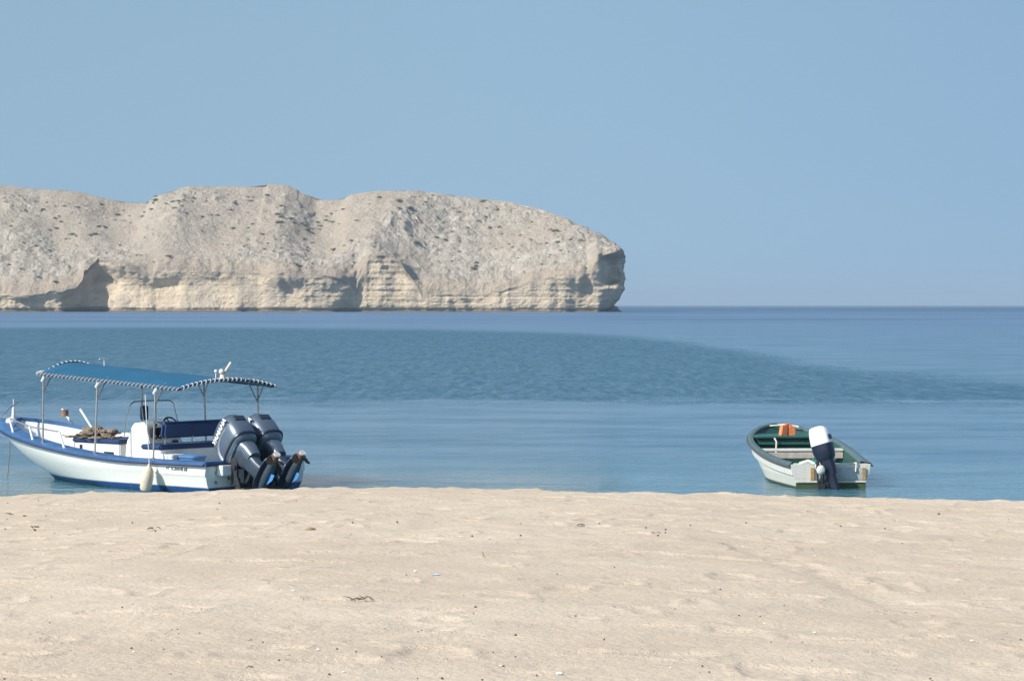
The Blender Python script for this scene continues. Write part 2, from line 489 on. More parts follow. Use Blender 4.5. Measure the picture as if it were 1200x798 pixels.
# shape of the shore in plan: bluff standing forward, alcove cut back
def bumpf(x, a, b, c, d): return sstep(a, b, x) * (1 - sstep(c, d, x))
yf = yf - 9 * bumpf(px_f, 286, 330, 385, 419) - 7 * bumpf(px_f, -60, -10, 52, 92)
yf = yf + 1.8 * fbm(px_f * 0.06, 0 * px_f, 0, 3, 4) * (1 - 0.75 * bumpf(px_f, 120, 170, 260, 320)) * (1 - sstep(640, 700, px_f))
yf = yf + 7 * bumpf(px_f, 72, 100, 112, 150) - 5 * bumpf(px_f, 560, 640, 700, 720)
nt_ = 110
th = np.linspace(0, math.pi, nt_ + 1)[1:]
cx, cy, rx, ry = xf[-1], yf[-1] + 48, 6.0, 48
xt = cx + rx * np.sin(th) ** 0.9; yt = cy - ry * np.cos(th)
nb = 60
xb = np.linspace(xt[-1], -560, nb + 1)[1:]; yb = yt[-1] + 60 * sstep(0, 200, xt[-1] - xb)
bx = np.concatenate([xf, xt, xb]); by = np.concatenate([yf, yt, yb])
front = np.concatenate([np.ones(len(xf)), np.cos(th) * 0.5 + 0.5, np.zeros(nb)])
tipw = np.concatenate([sstep(640, 716, px_f), np.ones(nt_), 1 - sstep(0, 40, xt[-1] - xb)])
pxs = np.concatenate([px_f, 716 + 10 * np.sin(th), 600 + xb / DB * F_PX])
# spine point (ridge) belonging to each shoreline point
spx = np.minimum(bx, cx + 2.0); spy = np.where(front > 0.02, DB + 105, DB + 110) * np.ones(len(bx))
spy = DB + 100 - 50 * sstep(560, 716, pxs)
spx = np.where((pxs > 700), np.minimum(spx, cx + 1.5), spx)
Hr = pz(np.interp(np.minimum(pxs, 724), sil[:, 0], sil[:, 1]), spy)
Hc = (365.5 - np.interp(pxs, rim[:, 0], rim[:, 1])) * DB / F_PX
k = np.concatenate([np.zeros(len(xf)), sstep(0, 1, th / math.pi * 3), np.ones(nb)])
Hc = Hc * (1 - k) + k * np.minimum(Hr * 0.93, 32)
Hc = np.minimum(Hc, Hr * 0.96)
NC, NS = 120, 230
tc_ = np.linspace(0, 1, NC)
ts_ = np.linspace(0, 1, NS + 1)[1:] ** 1.08
nrm = np.stack([np.gradient(by), -np.gradient(bx)], -1)
nl = np.sqrt(np.convolve(nrm[:, 0], np.ones(9) / 9, 'same') ** 2 + np.convolve(nrm[:, 1], np.ones(9) / 9, 'same') ** 2)
nrm = np.stack([np.convolve(nrm[:, 0], np.ones(9) / 9, 'same') / nl, np.convolve(nrm[:, 1], np.ones(9) / 9, 'same') / nl], -1)
nrm[:5] = nrm[5]; nrm[-5:] = nrm[-6]
Hc = Hc + (1 - tipw) * (1.6 * vnoise(pxs * 0.08, 0 * pxs, 0, 41) + 0.5 * vnoise(pxs * 0.25, 0 * pxs, 0, 42))
over = 2.0 + 4.5 * sstep(-0.2, 0.6, fbm(pxs * 0.03, 0 * pxs, 0, 5, 2)) + 4.5 * bumpf(pxs, 62, 90, 150, 175) + 3.0 * bumpf(pxs, 176, 190, 240, 262)
over = over * (1 - 0.8 * bumpf(pxs, 420, 435, 640, 680))
BX, TC = np.meshgrid(bx, tc_, indexing='ij'); BY = np.repeat(by[:, None], NC, 1); PXS = np.repeat(pxs[:, None], NC, 1)
HC = Hc[:, None]; ZC = -1.5 + (HC + 1.5) * TC
tz = np.clip(ZC / HC, 0, 1)
# outward offset of the face by height: undercut, belly, overhanging cap
notch = -1.8 * np.exp(-((ZC - 1.0) / 1.1) ** 2)
off = over[:, None] * (sstep(0.55, 0.93, tz) - 0.35) * (0.75 + 0.5 * vnoise(BX * 0.05, tz * 2, 0, 8)) + 1.2 * (1 - tz)
# the tip: a great hooded recess under the cap and a leaning prow below
tw = tipw[:, None]
off = off * (1 - tw) + tw * (-5.5 * np.exp(-((ZC - 17) / 6.5) ** 2) * 0 + np.interp(ZC, [-2, 0, 3, 8, 13, 15, 20, 27, 31, 34], [-5.2, -4.6, -3.2, 0.0, 2.6, 2.0, 3.4, 3.0, 2.9, 1.8]) * (0.25 + 0.75 * sstep(700, 718, PXS)))
apr = bumpf(PXS, 108, 150, 262, 330)
strata = 0.40 * np.sin(ZC * 2.1 + 1.6 * fbm(BX * 0.02, BY * 0.02, ZC * 0.1, 3, 2)) + 0.5 * vnoise(BX * 0.02, BY * 0.02, ZC * 0.9, 9)
lay = 0.40 * np.sign(np.sin(ZC * 1.25 + 2.5 * vnoise(BX * 0.012, BY * 0.012, 0, 14)))
blocky = 5.0 * bumpf(PXS, 56, 72, 128, 150) * fbm(BX * 0.075, BY * 0.075, ZC * 0.13, 19, 3) + 2.2 * fbm(BX * 0.028, BY * 0.028, ZC * 0.02, 17, 3) * (1 - tw) * (1 - 0.8 * apr) + 2.0 * fbm(BX * 0.09, BY * 0.09, ZC * 0.09, 15, 4) + 0.7 * ridged(BX * 0.22, BY * 0.22, ZC * 0.30, 25, 3)
crk = -1.6 * sstep(0.80, 0.97, 1 - np.abs(vnoise(BX * 0.055 + 0.01 * ZC, BY * 0.055, ZC * 0.03, 61)))
wv_ = sstep(0.0, 0.12, TC) * (1 - 0.6 * sstep(0.94, 1, TC))
hstr = np.clip(0.0 + 0.55 * sstep(300, 430, PXS) + 0.35 * vnoise(BX * 0.02, ZC * 0.1, 0, 33), 0.05, 0.8)
off = off + 10.0 * apr * np.clip(1 - tz * 1.25, 0, 1) ** 1.3 + notch + (strata * 0.55 * hstr + lay * 0.3 * hstr + blocky * 0.9 + crk * (1 - 0.85 * apr)) * wv_
cliffX = BX + nrm[:, 0][:, None] * off; cliffY = BY + nrm[:, 1][:, None] * off
sector = np.concatenate([sstep(698, 718, px_f) * 15, 15 * (1 - sstep(0.0, 1.9, th)), np.zeros(nb)])[:, None] * (0.8 + 0.9 * fbm(0 * BX + 3, BY * 0.1, ZC * 0.14, 57, 3))
zedge = 1.6 * vnoise(PXS * 0.08, 0 * PXS, 0, 52)
cliffY = cliffY + sector * sstep(13.5, 15.5, ZC + zedge) * (1 - sstep(28.5, 31.5, ZC + zedge))
# slope up to the ridge
def smo(a, wn_):
    kz = np.hanning(wn_ * 2 + 1)[1:-1]; kz = kz / kz.sum()
    return np.convolve(np.pad(a, wn_ - 1, mode='edge'), kz, 'valid')
ex, ey = cliffX[:, -1:], cliffY[:, -1:]
wsm = 1 - np.clip(tipw * 1.2, 0, 1)
exs = (smo(ex[:, 0], 60) * wsm + ex[:, 0] * (1 - wsm))[:, None]; eys = (smo(ey[:, 0], 60) * wsm + ey[:, 0] * (1 - wsm))[:, None]
Hcs = (smo(Hc, 75) * wsm + Hc * (1 - wsm))[:, None]
TS = np.repeat(ts_[None, :], len(bx), 0)
bl = 1 - sstep(0.0, 0.09, TS)
bl2 = np.exp(-TS / 0.06)
SX = exs + (spx[:, None] - exs) * TS + (ex - exs) * bl; SY = eys + (spy[:, None] - eys) * TS + (ey - eys) * bl
prof = TS * 0.86 + 0.14 * (1 - (1 - TS) ** 3)
prof = prof * (1 - tw) + tw * (1 - (1 - TS) ** 1.9)
SZ = Hcs + (Hr[:, None] - Hcs) * prof + (HC - Hcs) * bl2
env = np.sin(np.pi * np.clip(TS, 0, 1)) ** 0.6
env1 = sstep(0, 0.02, TS)
SX = SX + env1 * (1 - tw) * (1.6 * fbm(SX * 0.10, SZ * 0.10, SY * 0.03, 131, 3) + 0.8 * vnoise(SX * 0.4, SZ * 0.4, 0, 132)); SY = SY - env1 * 2.2 * (1 - 0.7 * tw) * fbm(SX * 0.08, SZ * 0.12, 0, 133, 4)
keep = 1 - 0.75 * sstep(0.9, 1.0, TS)
u = SX; v_ = SY
gul = ridged(u * 0.018 + 0.35 * vnoise(u * 0.01, v_ * 0.012, 0, 70), v_ * 0.012, 0, 71, 3)
def valley(x0, y0, x1, y1, wdt, dep):
    d = np.array([x1 - x0, y1 - y0]); L2 = (d ** 2).sum()
    t = np.clip(((u - x0) * d[0] + (v_ - y0) * d[1]) / L2, 0, 1)
    dist = np.hypot(u - (x0 + t * d[0]), v_ - (y0 + t * d[1]))
    return -dep * np.exp(-(dist / wdt) ** 2) * sstep(0, 0.3, 1 - np.abs(t - 0.5) * 1.2)
def ux(px): return (px - 600) / F_PX * (DB + 50)
def vy(y): return y - 830 + DB
DD = DB - 830
wrp = 7 * fbm(u * 0.03, v_ * 0.03, 0, 66, 3)
u0 = u; u = u + wrp
val = valley(ux(110), 925 + DD, ux(165), 850 + DD, 17, 4.5) + valley(ux(352), 930 + DD, ux(385), 850 + DD, 15, 4.5) + valley(ux(20), 930 + DD, ux(85), 860 + DD, 13, 3) + valley(ux(300), 915 + DD, ux(245), 850 + DD, 13, 2.5) + valley(ux(540), 920 + DD, ux(490), 850 + DD, 12, 3)
spur = -valley(ux(475), 905 + DD, ux(440), 842 + DD, 11, 3.5) - valley(ux(180), 910 + DD, ux(190), 850 + DD, 14, 2.5)
u = u0
rubble = 2.6 * ridged(u * 0.11, v_ * 0.11, SZ * 0.11, 81, 4) + 0.9 * ridged(u * 0.42, v_ * 0.42, SZ * 0.4, 95, 2)
rmask = sstep(-0.25, 0.35, fbm(u * 0.022, v_ * 0.03, 0, 88, 3) + 0.35 * sstep(360, 430, np.repeat(pxs[:, None], NS, 1)))
small = 0.9 * fbm(u * 0.09, v_ * 0.09, 0, 99, 4)
SZ = SZ + env1 * keep * (2.4 * (gul - 0.2) * env + val + spur) + env1 * (0.35 + 0.65 * keep) * (rubble * (0.25 + 0.75 * rmask) + small) * (0.55 + 0.45 * keep)
# back side behind the ridge: falls away to the sea
NBK = 40
tb = np.linspace(0, 1, NBK + 1)[1:]
lx, ly, lz = SX[:, -1:], SY[:, -1:], SZ[:, -1:]
isf = front[:, None] > 0.5
BKX = lx + 0 * tb[None, :]; BKY = ly + 6 * tb[None, :]; BKZ = lz - 4.5 * tb[None, :] ** 1.5 + 0.8 * fbm(BKX * 0.1, BKY * 0.1, 0, 5, 3) * tb
HX = np.concatenate([cliffX, SX, BKX], 1); HY = np.concatenate([cliffY, SY, BKY], 1); HZ = np.concatenate([ZC + 0 * cliffX, SZ, BKZ], 1)
cl = np.concatenate([np.ones_like(cliffX), np.clip(1 - TS * 9, 0, 1), 0 * BKX], 1)
rk = np.concatenate([0.5 + 0 * cliffX, rmask + 0 * SX, 0.3 + 0 * BKX], 1)
ht = np.concatenate([tz + 0 * cliffX, 1 + 0 * SX, 1 + 0 * BKX], 1)

m_ = NT('headland_rock')
geo = m_.n('ShaderNodeNewGeometry'); P = geo.outputs['Position']
def attr(nm):
    a = m_.n('ShaderNodeAttribute'); a.attribute_name = nm; return a.outputs['Fac']
sep = m_.n('ShaderNodeSeparateXYZ'); m_.L(P, sep.inputs[0])
b1 = m_.noise(P, 0.03, 5, 0.6); b2 = m_.noise(P, 0.16, 6, 0.65); b3 = m_.noise(P, 0.7, 5, 0.7); b4 = m_.noise(P, 0.45, 3, 0.5)
soil = m_.mix(m_.mapr(b1, 0.35, 0.65), (0.40, 0.335, 0.265), (0.47, 0.395, 0.315))
rock = m_.mix(m_.mapr(b2, 0.35, 0.68), (0.335, 0.30, 0.25), (0.56, 0.50, 0.42))
rkm = m_.math('ADD', m_.mapr(attr('rocky'), 0.1, 0.9, 0, 0.75), m_.mapr(b2, 0.4, 0.6, -0.35, 0.35), clamp=True)
slope = m_.mix(rkm, soil, rock)
slope = m_.mix(m_.mapr(b3, 0.54, 0.70, 0, 0.5), slope, (0.20, 0.175, 0.14))
slope = m_.mix(m_.mapr(b3, 0.42, 0.30, 0, 0.45), slope, (0.60, 0.56, 0.49))
scrub = m_.math('MULTIPLY', m_.mapr(m_.noise(P, 0.28, 5, 0.75), 0.56, 0.66), 0.40)
slope = m_.mix(scrub, slope, (0.20, 0.21, 0.13))
wobz = m_.math('ADD', sep.outputs[2], m_.math('MULTIPLY', m_.noise(P, 0.03, 3, 0.5), 9.0))
cmb = m_.n('ShaderNodeCombineXYZ'); m_.L(wobz, cmb.inputs[2])
sx_ = m_.math('MULTIPLY', sep.outputs[0], 0.015); m_.L(sx_, cmb.inputs[0])
st = m_.noise(cmb.outputs[0], 0.9, 4, 0.7)
cream = m_.mix(m_.mapr(b2, 0.3, 0.7), (0.61, 0.49, 0.345), (0.74, 0.61, 0.45))
cream = m_.mix(m_.mapr(st, 0.50, 0.66, 0, 0.5), cream, (0.44, 0.35, 0.24))
cream = m_.mix(m_.mapr(b3, 0.56, 0.78, 0, 0.5), cream, (0.28, 0.235, 0.18))
grey = m_.mapr(m_.noise(P, 0.05, 4, 0.6), 0.50, 0.60, 0, 0.6)
cream = m_.mix(grey, cream, (0.42, 0.365, 0.30))
cream = m_.mix(m_.mapr(attr('height'), 0.86, 0.95, 0, 0.75), cream, (0.36, 0.30, 0.24))
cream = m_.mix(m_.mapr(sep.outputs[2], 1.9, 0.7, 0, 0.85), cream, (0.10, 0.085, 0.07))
cm = m_.math('ADD', attr('cliff'), m_.mapr(b2, 0.3, 0.7, -0.25, 0.25))
colh = m_.mix(m_.mapr(cm, 0.3, 0.6), slope, cream)
m_.L(colh, m_.b.inputs['Base Color'])
m_.b.inputs['Roughness'].default_value = 0.95; m_.b.inputs['Specular IOR Level'].default_value = 0.1
bp = m_.n('ShaderNodeBump'); bp.inputs['Distance'].default_value = 2.6; bp.inputs['Strength'].default_value = 0.9
m_.L(m_.math('ADD', m_.math('MULTIPLY', b3, 0.8), m_.math('MULTIPLY', st, 0.3)), bp.inputs['Height']); m_.L(bp.outputs[0], m_.b.inputs['Normal'])
ROCK = m_.m
head = grid_mesh('headland', HX, HY, HZ, ROCK, {'cliff': cl, 'rocky': rk, 'height': ht}, smooth=True)
fin(head, 'headland', 'long pale limestone headland with eroded cream cliffs across the bay', 'headland', None, 'structure')

# small dark rock at the foot of the tip
b = MB(); b.ball((0, 0, 0), (5.5, 5, 4.2), 20, 12, wob=0.10, seed=3); b.ball((-5.5, 1, 0.2), (4, 4, 3.2), 16, 10, wob=0.12, seed=4); b.ball((3.6, -1, -0.6), (3.2, 3, 2.2), 16, 10, wob=0.12, seed=5)
o = b.build('sea_rock', mat('dark_wet_rock', (0.16, 0.135, 0.11), 0.8, noise=0.4, nscale=0.6, bump=0.4, bscale=1.0))
o.location = ((714 - 600) / F_PX * (DB + 15), DB + 15, -0.3)
fin(o, 'sea_rock', 'low dark rock in the sea at the foot of the headland tip', 'rock')

# ---- desert shrubs on the slopes (about one to two metres across)
LEAF = [mat('shrub_leaf', (0.14, 0.165, 0.085), 0.8, noise=0.4, nscale=3), mat('shrub_leaf_dusty', (0.20, 0.205, 0.13), 0.8, noise=0.4, nscale=3)]
def shrub_mesh(seed, m):
    r = random.Random(seed); b = MB()
    for i in range(5):
        a = r.random() * 6.28; q = r.random() * 0.45
        b.ball((q * math.cos(a), q * math.sin(a), 0.25 + r.random() * 0.22), (0.33 + 0.2 * r.random(), 0.33 + 0.2 * r.random(), 0.28 + 0.15 * r.random()), 7, 5, wob=0.35, seed=seed * 10 + i)
    for i in range(130):
        a = r.random() * 6.28; e = math.asin(r.random()); q = 0.55 + 0.45 * r.random()
        c = Vector((math.cos(a) * math.cos(e) * q, math.sin(a) * math.cos(e) * q, math.sin(e) * q * 0.75 + 0.05))
        u1 = Vector((r.uniform(-1, 1), r.uniform(-1, 1), r.uniform(-1, 1))).normalized() * 0.13
        u2 = u1.cross(Vector((r.uniform(-1, 1), r.uniform(-1, 1), r.uniform(-1, 1)))).normalized() * 0.09
        b.add([c - u1, c + u2, c + u1, c - u2], [(0, 1, 2, 3)])
    return b.build('desert_shrub', m, smooth=False)
protos = [shrub_mesh(i + 1, LEAF[i % 2]) for i in range(4)]
HP = np.stack([HX[:, NC + 6:NC + NS], HY[:, NC + 6:NC + NS], HZ[:, NC + 6:NC + NS]], -1)[:len(xf)].reshape(-1, 3)
hpx = 600 + HP[:, 0] / HP[:, 1] * F_PX; hpy = 357.5 + (CAM_Z - HP[:, 2]) / HP[:, 1] * F_PX
spots = [(50, 246, 3), (48, 247, 2), (30, 246, 2), (24, 248, 2), (65, 256, 4), (72, 260, 3), (66, 268, 3), (75, 242, 3), (92, 243, 3), (100, 242, 2), (116, 245, 2), (118, 239, 3), (138, 252, 4), (135, 258, 2), (116, 266, 4), (122, 266, 4), (112, 275, 4), (106, 276, 3), (84, 275, 4),
         (90, 277, 3), (152, 253, 2), (146, 259, 2), (153, 261, 2), (167, 254, 3), (170, 249, 3), (178, 246, 3), (182, 235, 4), (183, 231, 3), (181, 239, 2), (194, 238, 2), (203, 237, 4), (209, 236, 4), (215, 235, 3), (205, 244, 4), (218, 250, 3), (226, 232, 3), (213, 241, 2), (237, 254, 3), (248, 252, 2),
         (58, 270, 3), (43, 289, 3), (27, 284, 2), (113, 294, 3), (125, 297, 2), (197, 301, 4), (140, 287, 2), (65, 330, 3), (24, 315, 3), (10, 310, 3), (40, 318, 2), (15, 260, 2), (23, 230, 2), (6, 233, 2), (41, 236, 2),
         (267, 229, 2), (294, 236, 4), (275, 238, 3), (313, 229, 3), (330, 242, 4), (325, 251, 4), (330, 255, 4), (328, 260, 4), (341, 257, 4), (344, 261, 4), (353, 262, 3), (358, 264, 4), (360, 270, 5), (356, 280, 3), (372, 261, 3), (375, 265, 3), (375, 269, 2), (390, 261, 3), (382, 259, 3), (383, 254, 3), (388, 251, 2), (398, 263, 3),
         (273, 268, 4), (270, 246, 3), (296, 263, 3), (307, 275, 4), (336, 279, 4), (291, 281, 3), (255, 252, 3), (346, 251, 2), (325, 261, 4), (285, 288, 2), (345, 311, 5), (351, 312, 4), (360, 290, 3), (365, 285, 3), (391, 293, 4), (390, 297, 2), (404, 288, 2), (403, 246, 3), (417, 259, 3), (411, 282, 3), (445, 232, 4), (434, 239, 2), (468, 236, 4), (467, 244, 3),
         (468, 237, 3), (481, 245, 5), (485, 231, 2), (507, 229, 3), (499, 237, 3), (493, 231, 2), (531, 245, 3), (538, 249, 4), (547, 267, 3), (566, 236, 4), (571, 244, 3), (560, 259, 4), (568, 254, 3), (574, 267, 3), (541, 261, 3), (511, 278, 4), (521, 281, 4), (530, 272, 3), (487, 284, 4), (497, 290, 3), (496, 240, 2), (650, 271, 5), (656, 272, 4), (645, 269, 3), (663, 270, 2), (554, 314, 4), (557, 312, 3), (563, 305, 2), (559, 308, 2), (585, 266, 3), (654, 284, 4), (658, 294, 3),
         (588, 274, 2), (610, 276, 2), (620, 268, 2), (680, 282, 3), (600, 290, 2), (640, 285, 2)]
rs = random.Random(11)
while len(spots) < 285:
    x = rs.uniform(2, 690); y = rs.uniform(228, 330)
    if y > np.interp(x, sil[:, 0], sil[:, 1]) + 6 and y < np.interp(x, rim[:, 0], rim[:, 1]) - 8: spots.append((x, y, rs.choice((1.2, 1.5, 2, 2.4))))
def region(x):
    if x < 148: return 'small green desert shrub on the left hill of the headland, left of the ridge notch', 'shrubs on the left hill of the headland'
    if x < 365: return 'small green desert shrub on the middle hill of the pale rocky headland', 'shrubs on the middle hill of the headland'
    return 'small green desert shrub on the right hill of the headland, towards its sheer tip', 'shrubs on the right hill of the headland'
for i, (x, y, sz) in enumerate(spots):
    k = int(np.argmin((hpx - x) ** 2 + (hpy - y) ** 2))
    p = protos[i] if i < 4 else protos[i % 4].copy()
    if i >= 4: C.objects.link(p)
    p.location = (HP[k, 0], HP[k, 1], HP[k, 2] - 0.1)
    q = sz * 0.52 * rs.uniform(0.8, 1.15)
    p.scale = (q, q, q * rs.uniform(0.5, 0.75)); p.rotation_euler = (0, 0, rs.uniform(0, 6.28))
    lb, gr = region(x)
    fin(p, 'desert_shrub' if i < 4 else p.name, lb, 'shrub', gr)
    if i < 4: p.name = 'desert_shrub'

# ================================================================== BOATS
WHITE = mat('boat_white', (0.78, 0.79, 0.77), 0.35, noise=0.07, nscale=2.5, coat=0.2)
INNER = mat('boat_inner_white', (0.74, 0.75, 0.73), 0.5, noise=0.10, nscale=3.0)
BLUE = mat('gunwale_blue', (0.042, 0.12, 0.27), 0.5, noise=0.3, nscale=4, bump=0.002)
NAVY = mat('navy_vinyl', (0.012, 0.04, 0.125), 0.55, noise=0.2, nscale=5, bump=0.004, bscale=10)
STEEL = mat('dull_steel', (0.42, 0.42, 0.42), 0.35, 0.8, noise=0.2, nscale=12)
ALU = mat('white_post', (0.72, 0.72, 0.70), 0.4, noise=0.1, nscale=10)
BLACK = mat('black_plastic', (0.018, 0.018, 0.02), 0.45, noise=0.2)
ROPE = mat('white_rope', (0.68, 0.66, 0.60), 0.9, noise=0.25, nscale=30, bump=0.004, bscale=60)

def paint(name, bands, rough=0.35, dirt=0.08, streak=0.15):
    """hull paint whose colour changes with height on the hull: bands = [(top z, colour), ...]"""
    t = NT(name)
    tc = t.n('ShaderNodeTexCoord'); s = t.n('ShaderNodeSeparateXYZ'); t.L(tc.outputs['Object'], s.inputs[0])
    c = bands[-1][1]; z = t.math('ADD', s.outputs[2], t.math('MULTIPLY', t.math('SUBTRACT', t.noise(tc.outputs['Object'], 5, 3), 0.5), 0.012))
    out = None
    for top, colr in reversed(bands):
        out = colr if out is None else t.mix(t.mapr(z, top - 0.004, top + 0.004, 1, 0), out, colr)
    d = t.noise(tc.outputs['Object'], 6, 5, 0.7, 1.5, 1.5, 0.35)
    out = t.mix(t.mapr(d, 0.55, 0.75, 0, streak), out, (0.36, 0.33, 0.25))
    t.L(out, t.b.inputs['Base Color']); t.b.inputs['Roughness'].default_value = rough
    return t.m

def hull_shape(L, taus, lev, inner, floor_z, name, mats, parent, x_in=0.12, n_round=0):
    """lev(t) -> list of (x, y, z) from sheer down to keel for the +y side; inner(t) -> inner side points sheer to floor centre"""
    b = MB(); out = []; inn = []
    for t in taus:
        h = lev(t); out.append([(x, y, z) for x, y, z in h] + [(x, -y, z) for x, y, z in reversed(h[:-1])])
        g = inner(t); inn.append([(x, y, z) for x, y, z in g] + [(x, -y, z) for x, y, z in reversed(g[:-1])])
    n, m = len(out[0]), len(inn[0])
    b.rings(out, cap=False, close=False, mi=0)
    b.rings(inn, cap=False, close=False, mi=1)
    # transom outer and inner faces
    b.add(out[0], [tuple(range(n))], 0); b.add(inn[0], [tuple(range(m))], 1)
    # top strips
    for side in (0, -1):
        vs = [r[side] for r in out] + [r[side] for r in inn]; k = len(taus)
        b.add(vs, [(i, i + 1, k + i + 1, k + i) for i in range(k - 1)], 0)
    b.add([out[0][0], out[0][-1], inn[0][-1], inn[0][0]], [(0, 1, 2, 3)], 0)
    o = b.build(name, mats, parent, smooth=True, angle=28)
    import bmesh
    bm = bmesh.new(); bm.from_mesh(o.data); bmesh.ops.remove_doubles(bm, verts=bm.verts, dist=0.0015)
    bmesh.ops.recalc_face_normals(bm, faces=bm.faces)
    for e in bm.edges:
        e.smooth = not (e.is_manifold and e.calc_face_angle(0) > R(28))
    bm.to_mesh(o.data); bm.free()
    return o

def half_beam(lev, x, z):
    X_, Y2 = [], []
    for i in range(121):
        h = lev(i / 120); zz = [p[2] for p in h][::-1]
        X_.append(float(np.interp(z, zz, [p[0] for p in h][::-1]))); Y2.append(float(np.interp(z, zz, [p[1] for p in h][::-1])))
    return float(np.interp(x, X_, Y2))
def fitted(lev, x0, x1, z0, z1, ins=0.10, cap=9.0, M_=None):
    """deck or box whose sides follow the inside of the hull"""
    b = M_ or MB(); rg = []
    for i in range(9):
        x = x0 + (x1 - x0) * i / 8
        a, c = max(0.02, min(cap, half_beam(lev, x, z0) - ins)), max(0.02, min(cap, half_beam(lev, x, z1) - ins))
        rg.append([(x, a, z0), (x, c, z1), (x, -c, z1), (x, -a, z0)])
    return b.rings(rg)

# ---------------------------------------------------------------- BOAT 1: excursion boat with canopy
def sup(t, s0, p, q):
    """plan half-breadth factor: 1 up to s0, then closing to 0 at t = 1"""
    if t <= s0: return 1.0
    return max(0.0, 1 - ((t - s0) / (1 - s0)) ** p) ** q
B1 = empty('motor_boat', 'white open motor boat with blue canopy and two grey outboards on the left', 'boat',
           (-5.09, 50.81, 0.0), math.atan2(0.648, -0.7615))
L1, W1 = 7.75, 1.44
def sheer1(t): return 0.61 + 0.62 * max(0, (t - 0.28) / 0.72) ** 1.6
def b_sheer1(t): return (W1 * (0.95 + 0.05 * min(1, t / 0.25))) * sup(t, 0.45, 2.5, 0.53)
def lev1(t):
    zs = sheer1(t)
    def P(f, Lk, w, z, p=2.2, q=0.8, s0=0.40): return (Lk * t, W1 * w * sup(t, s0, p, q), z)
    kz = -0.35
    bs = b_sheer1(t)
    zc = 0.02 + 0.14 * max(0, (t - 0.4) / 0.6) ** 2
    zk = 0.34 + 0.30 * max(0, (t - 0.3) / 0.7) ** 1.8
    bk = W1 * 0.93 * sup(t, 0.40, 2.2, 0.70)
    return [(L1 * t, bs, zs), (L1 * t * 0.988, bs * 0.985 + 0.002, zs - 0.10), (L1 * t * 0.942, bk + 0.035 * sup(t, 0.4, 2.2, 0.7), zk + 0.04), (L1 * t * 0.934, bk, zk - 0.005),
            (L1 * t * 0.872, W1 * 0.90 * sup(t, 0.36, 2.1, 0.8), zc + 0.14), (L1 * t * 0.835, W1 * 0.84 * sup(t, 0.34, 2.0, 0.9), zc), (L1 * t * 0.72, 0.0, kz)]
def inner1(t):
    zs = sheer1(t); xx = 0.16 + (L1 - 0.62) * t
    b = max(0.0, W1 * 0.94 * sup(t, 0.44, 2.5, 0.56) - 0.20 * min(1, 1.4 * (1 - t) + 0.3))
    if t >= 1: b = 0
    zf = 0.16 if t < 0.72 else 0.16 + 0.36 * float(sstep(0.72, 0.73, t))
    xl = 0.16 + (L1 * 0.84 - 0.5) * t; nf = 1 - 0.42 * float(sstep(0.45, 1.0, t))
    return [(xx, b, zs), (xx - 0.02 * t, b * 0.985, zs - 0.05), (xl, b * 0.95 * nf, zf + 0.06), (xl, b * 0.90 * nf, zf), (xl, 0, zf)]
taus = [0, 0.012] + [i / 40 for i in range(1, 29)] + [0.72, 0.731] + [0.70 + i / 60 for i in range(3, 15)] + [0.94, 0.95, 0.96, 0.97, 0.98, 0.987, 0.993, 0.997, 1.0]
taus = sorted(set(taus))
HULL1 = paint('white_hull_paint', [(0.125, (0.014, 0.07, 0.22)), (0.14, (0.30, 0.33, 0.34)), (9, (0.80, 0.785, 0.73))], 0.35, streak=0.22)
hull1 = hull_shape(L1, taus, lev1, inner1, 0.16, 'hull', [HULL1, INNER], B1)

# gunwale: blue cap with a rub rail, running right round and across the transom
def gunwale(parent, shr, inr, taus, m, rail_m, h=0.035, bolster=0.12, out=0.03):
    b = MB()
    for s in (1, -1):
        R_ = []
        for t in taus:
            x0, y0, z0 = shr(t)[0]; x1, y1, z1 = inr(t)[0]
            if t > 0.985: y0 = max(y0, 0.0)
            y0 += out
            R_.append([(x0 + (0.03 if t > 0.97 else 0), s * y0, z0 - 0.055), (x0 + (0.03 if t > 0.97 else 0), s * y0, z0 + h * 0.5), (x0, s * (y0 - 0.03), z0 + h), (x1, s * y1, z0 + h), (x1 - 0.01, s * max(0, y1 - 0.02), z0 + h * 0.5), (x1 - 0.01, s * max(0, y1 - 0.02), z0 - bolster)])
        b.rings(R_, cap=False, close=False)
    g = b.build('gunwale', m, parent)
    b = MB()
    for s in (1, -1):
        b.tube([(shr(t)[0][0] + (0.03 if t > 0.97 else 0), s * (shr(t)[0][1] + out + 0.012), shr(t)[0][2] - 0.035) for t in taus], 0.024, 6)
    b.build('rub_rail', rail_m, g)
    return g
RAILM = mat('rub_rail_navy', (0.015, 0.03, 0.10), 0.5)
gun1 = gunwale(B1, lev1, inner1, taus, BLUE, RAILM)
b = MB(); b.box((0.075, 0, 0.607), (0.23, 2 * W1 * 0.94 + 0.056, 0.082)); b.build('transom_cap', BLUE, hull1, bevel=0.012)
b = MB(); b.tube([(-0.045, -W1 * 0.94 - 0.035, 0.577), (-0.045, W1 * 0.94 + 0.035, 0.577)], 0.024, 6); b.build('stern_rub_rail', RAILM, hull1)

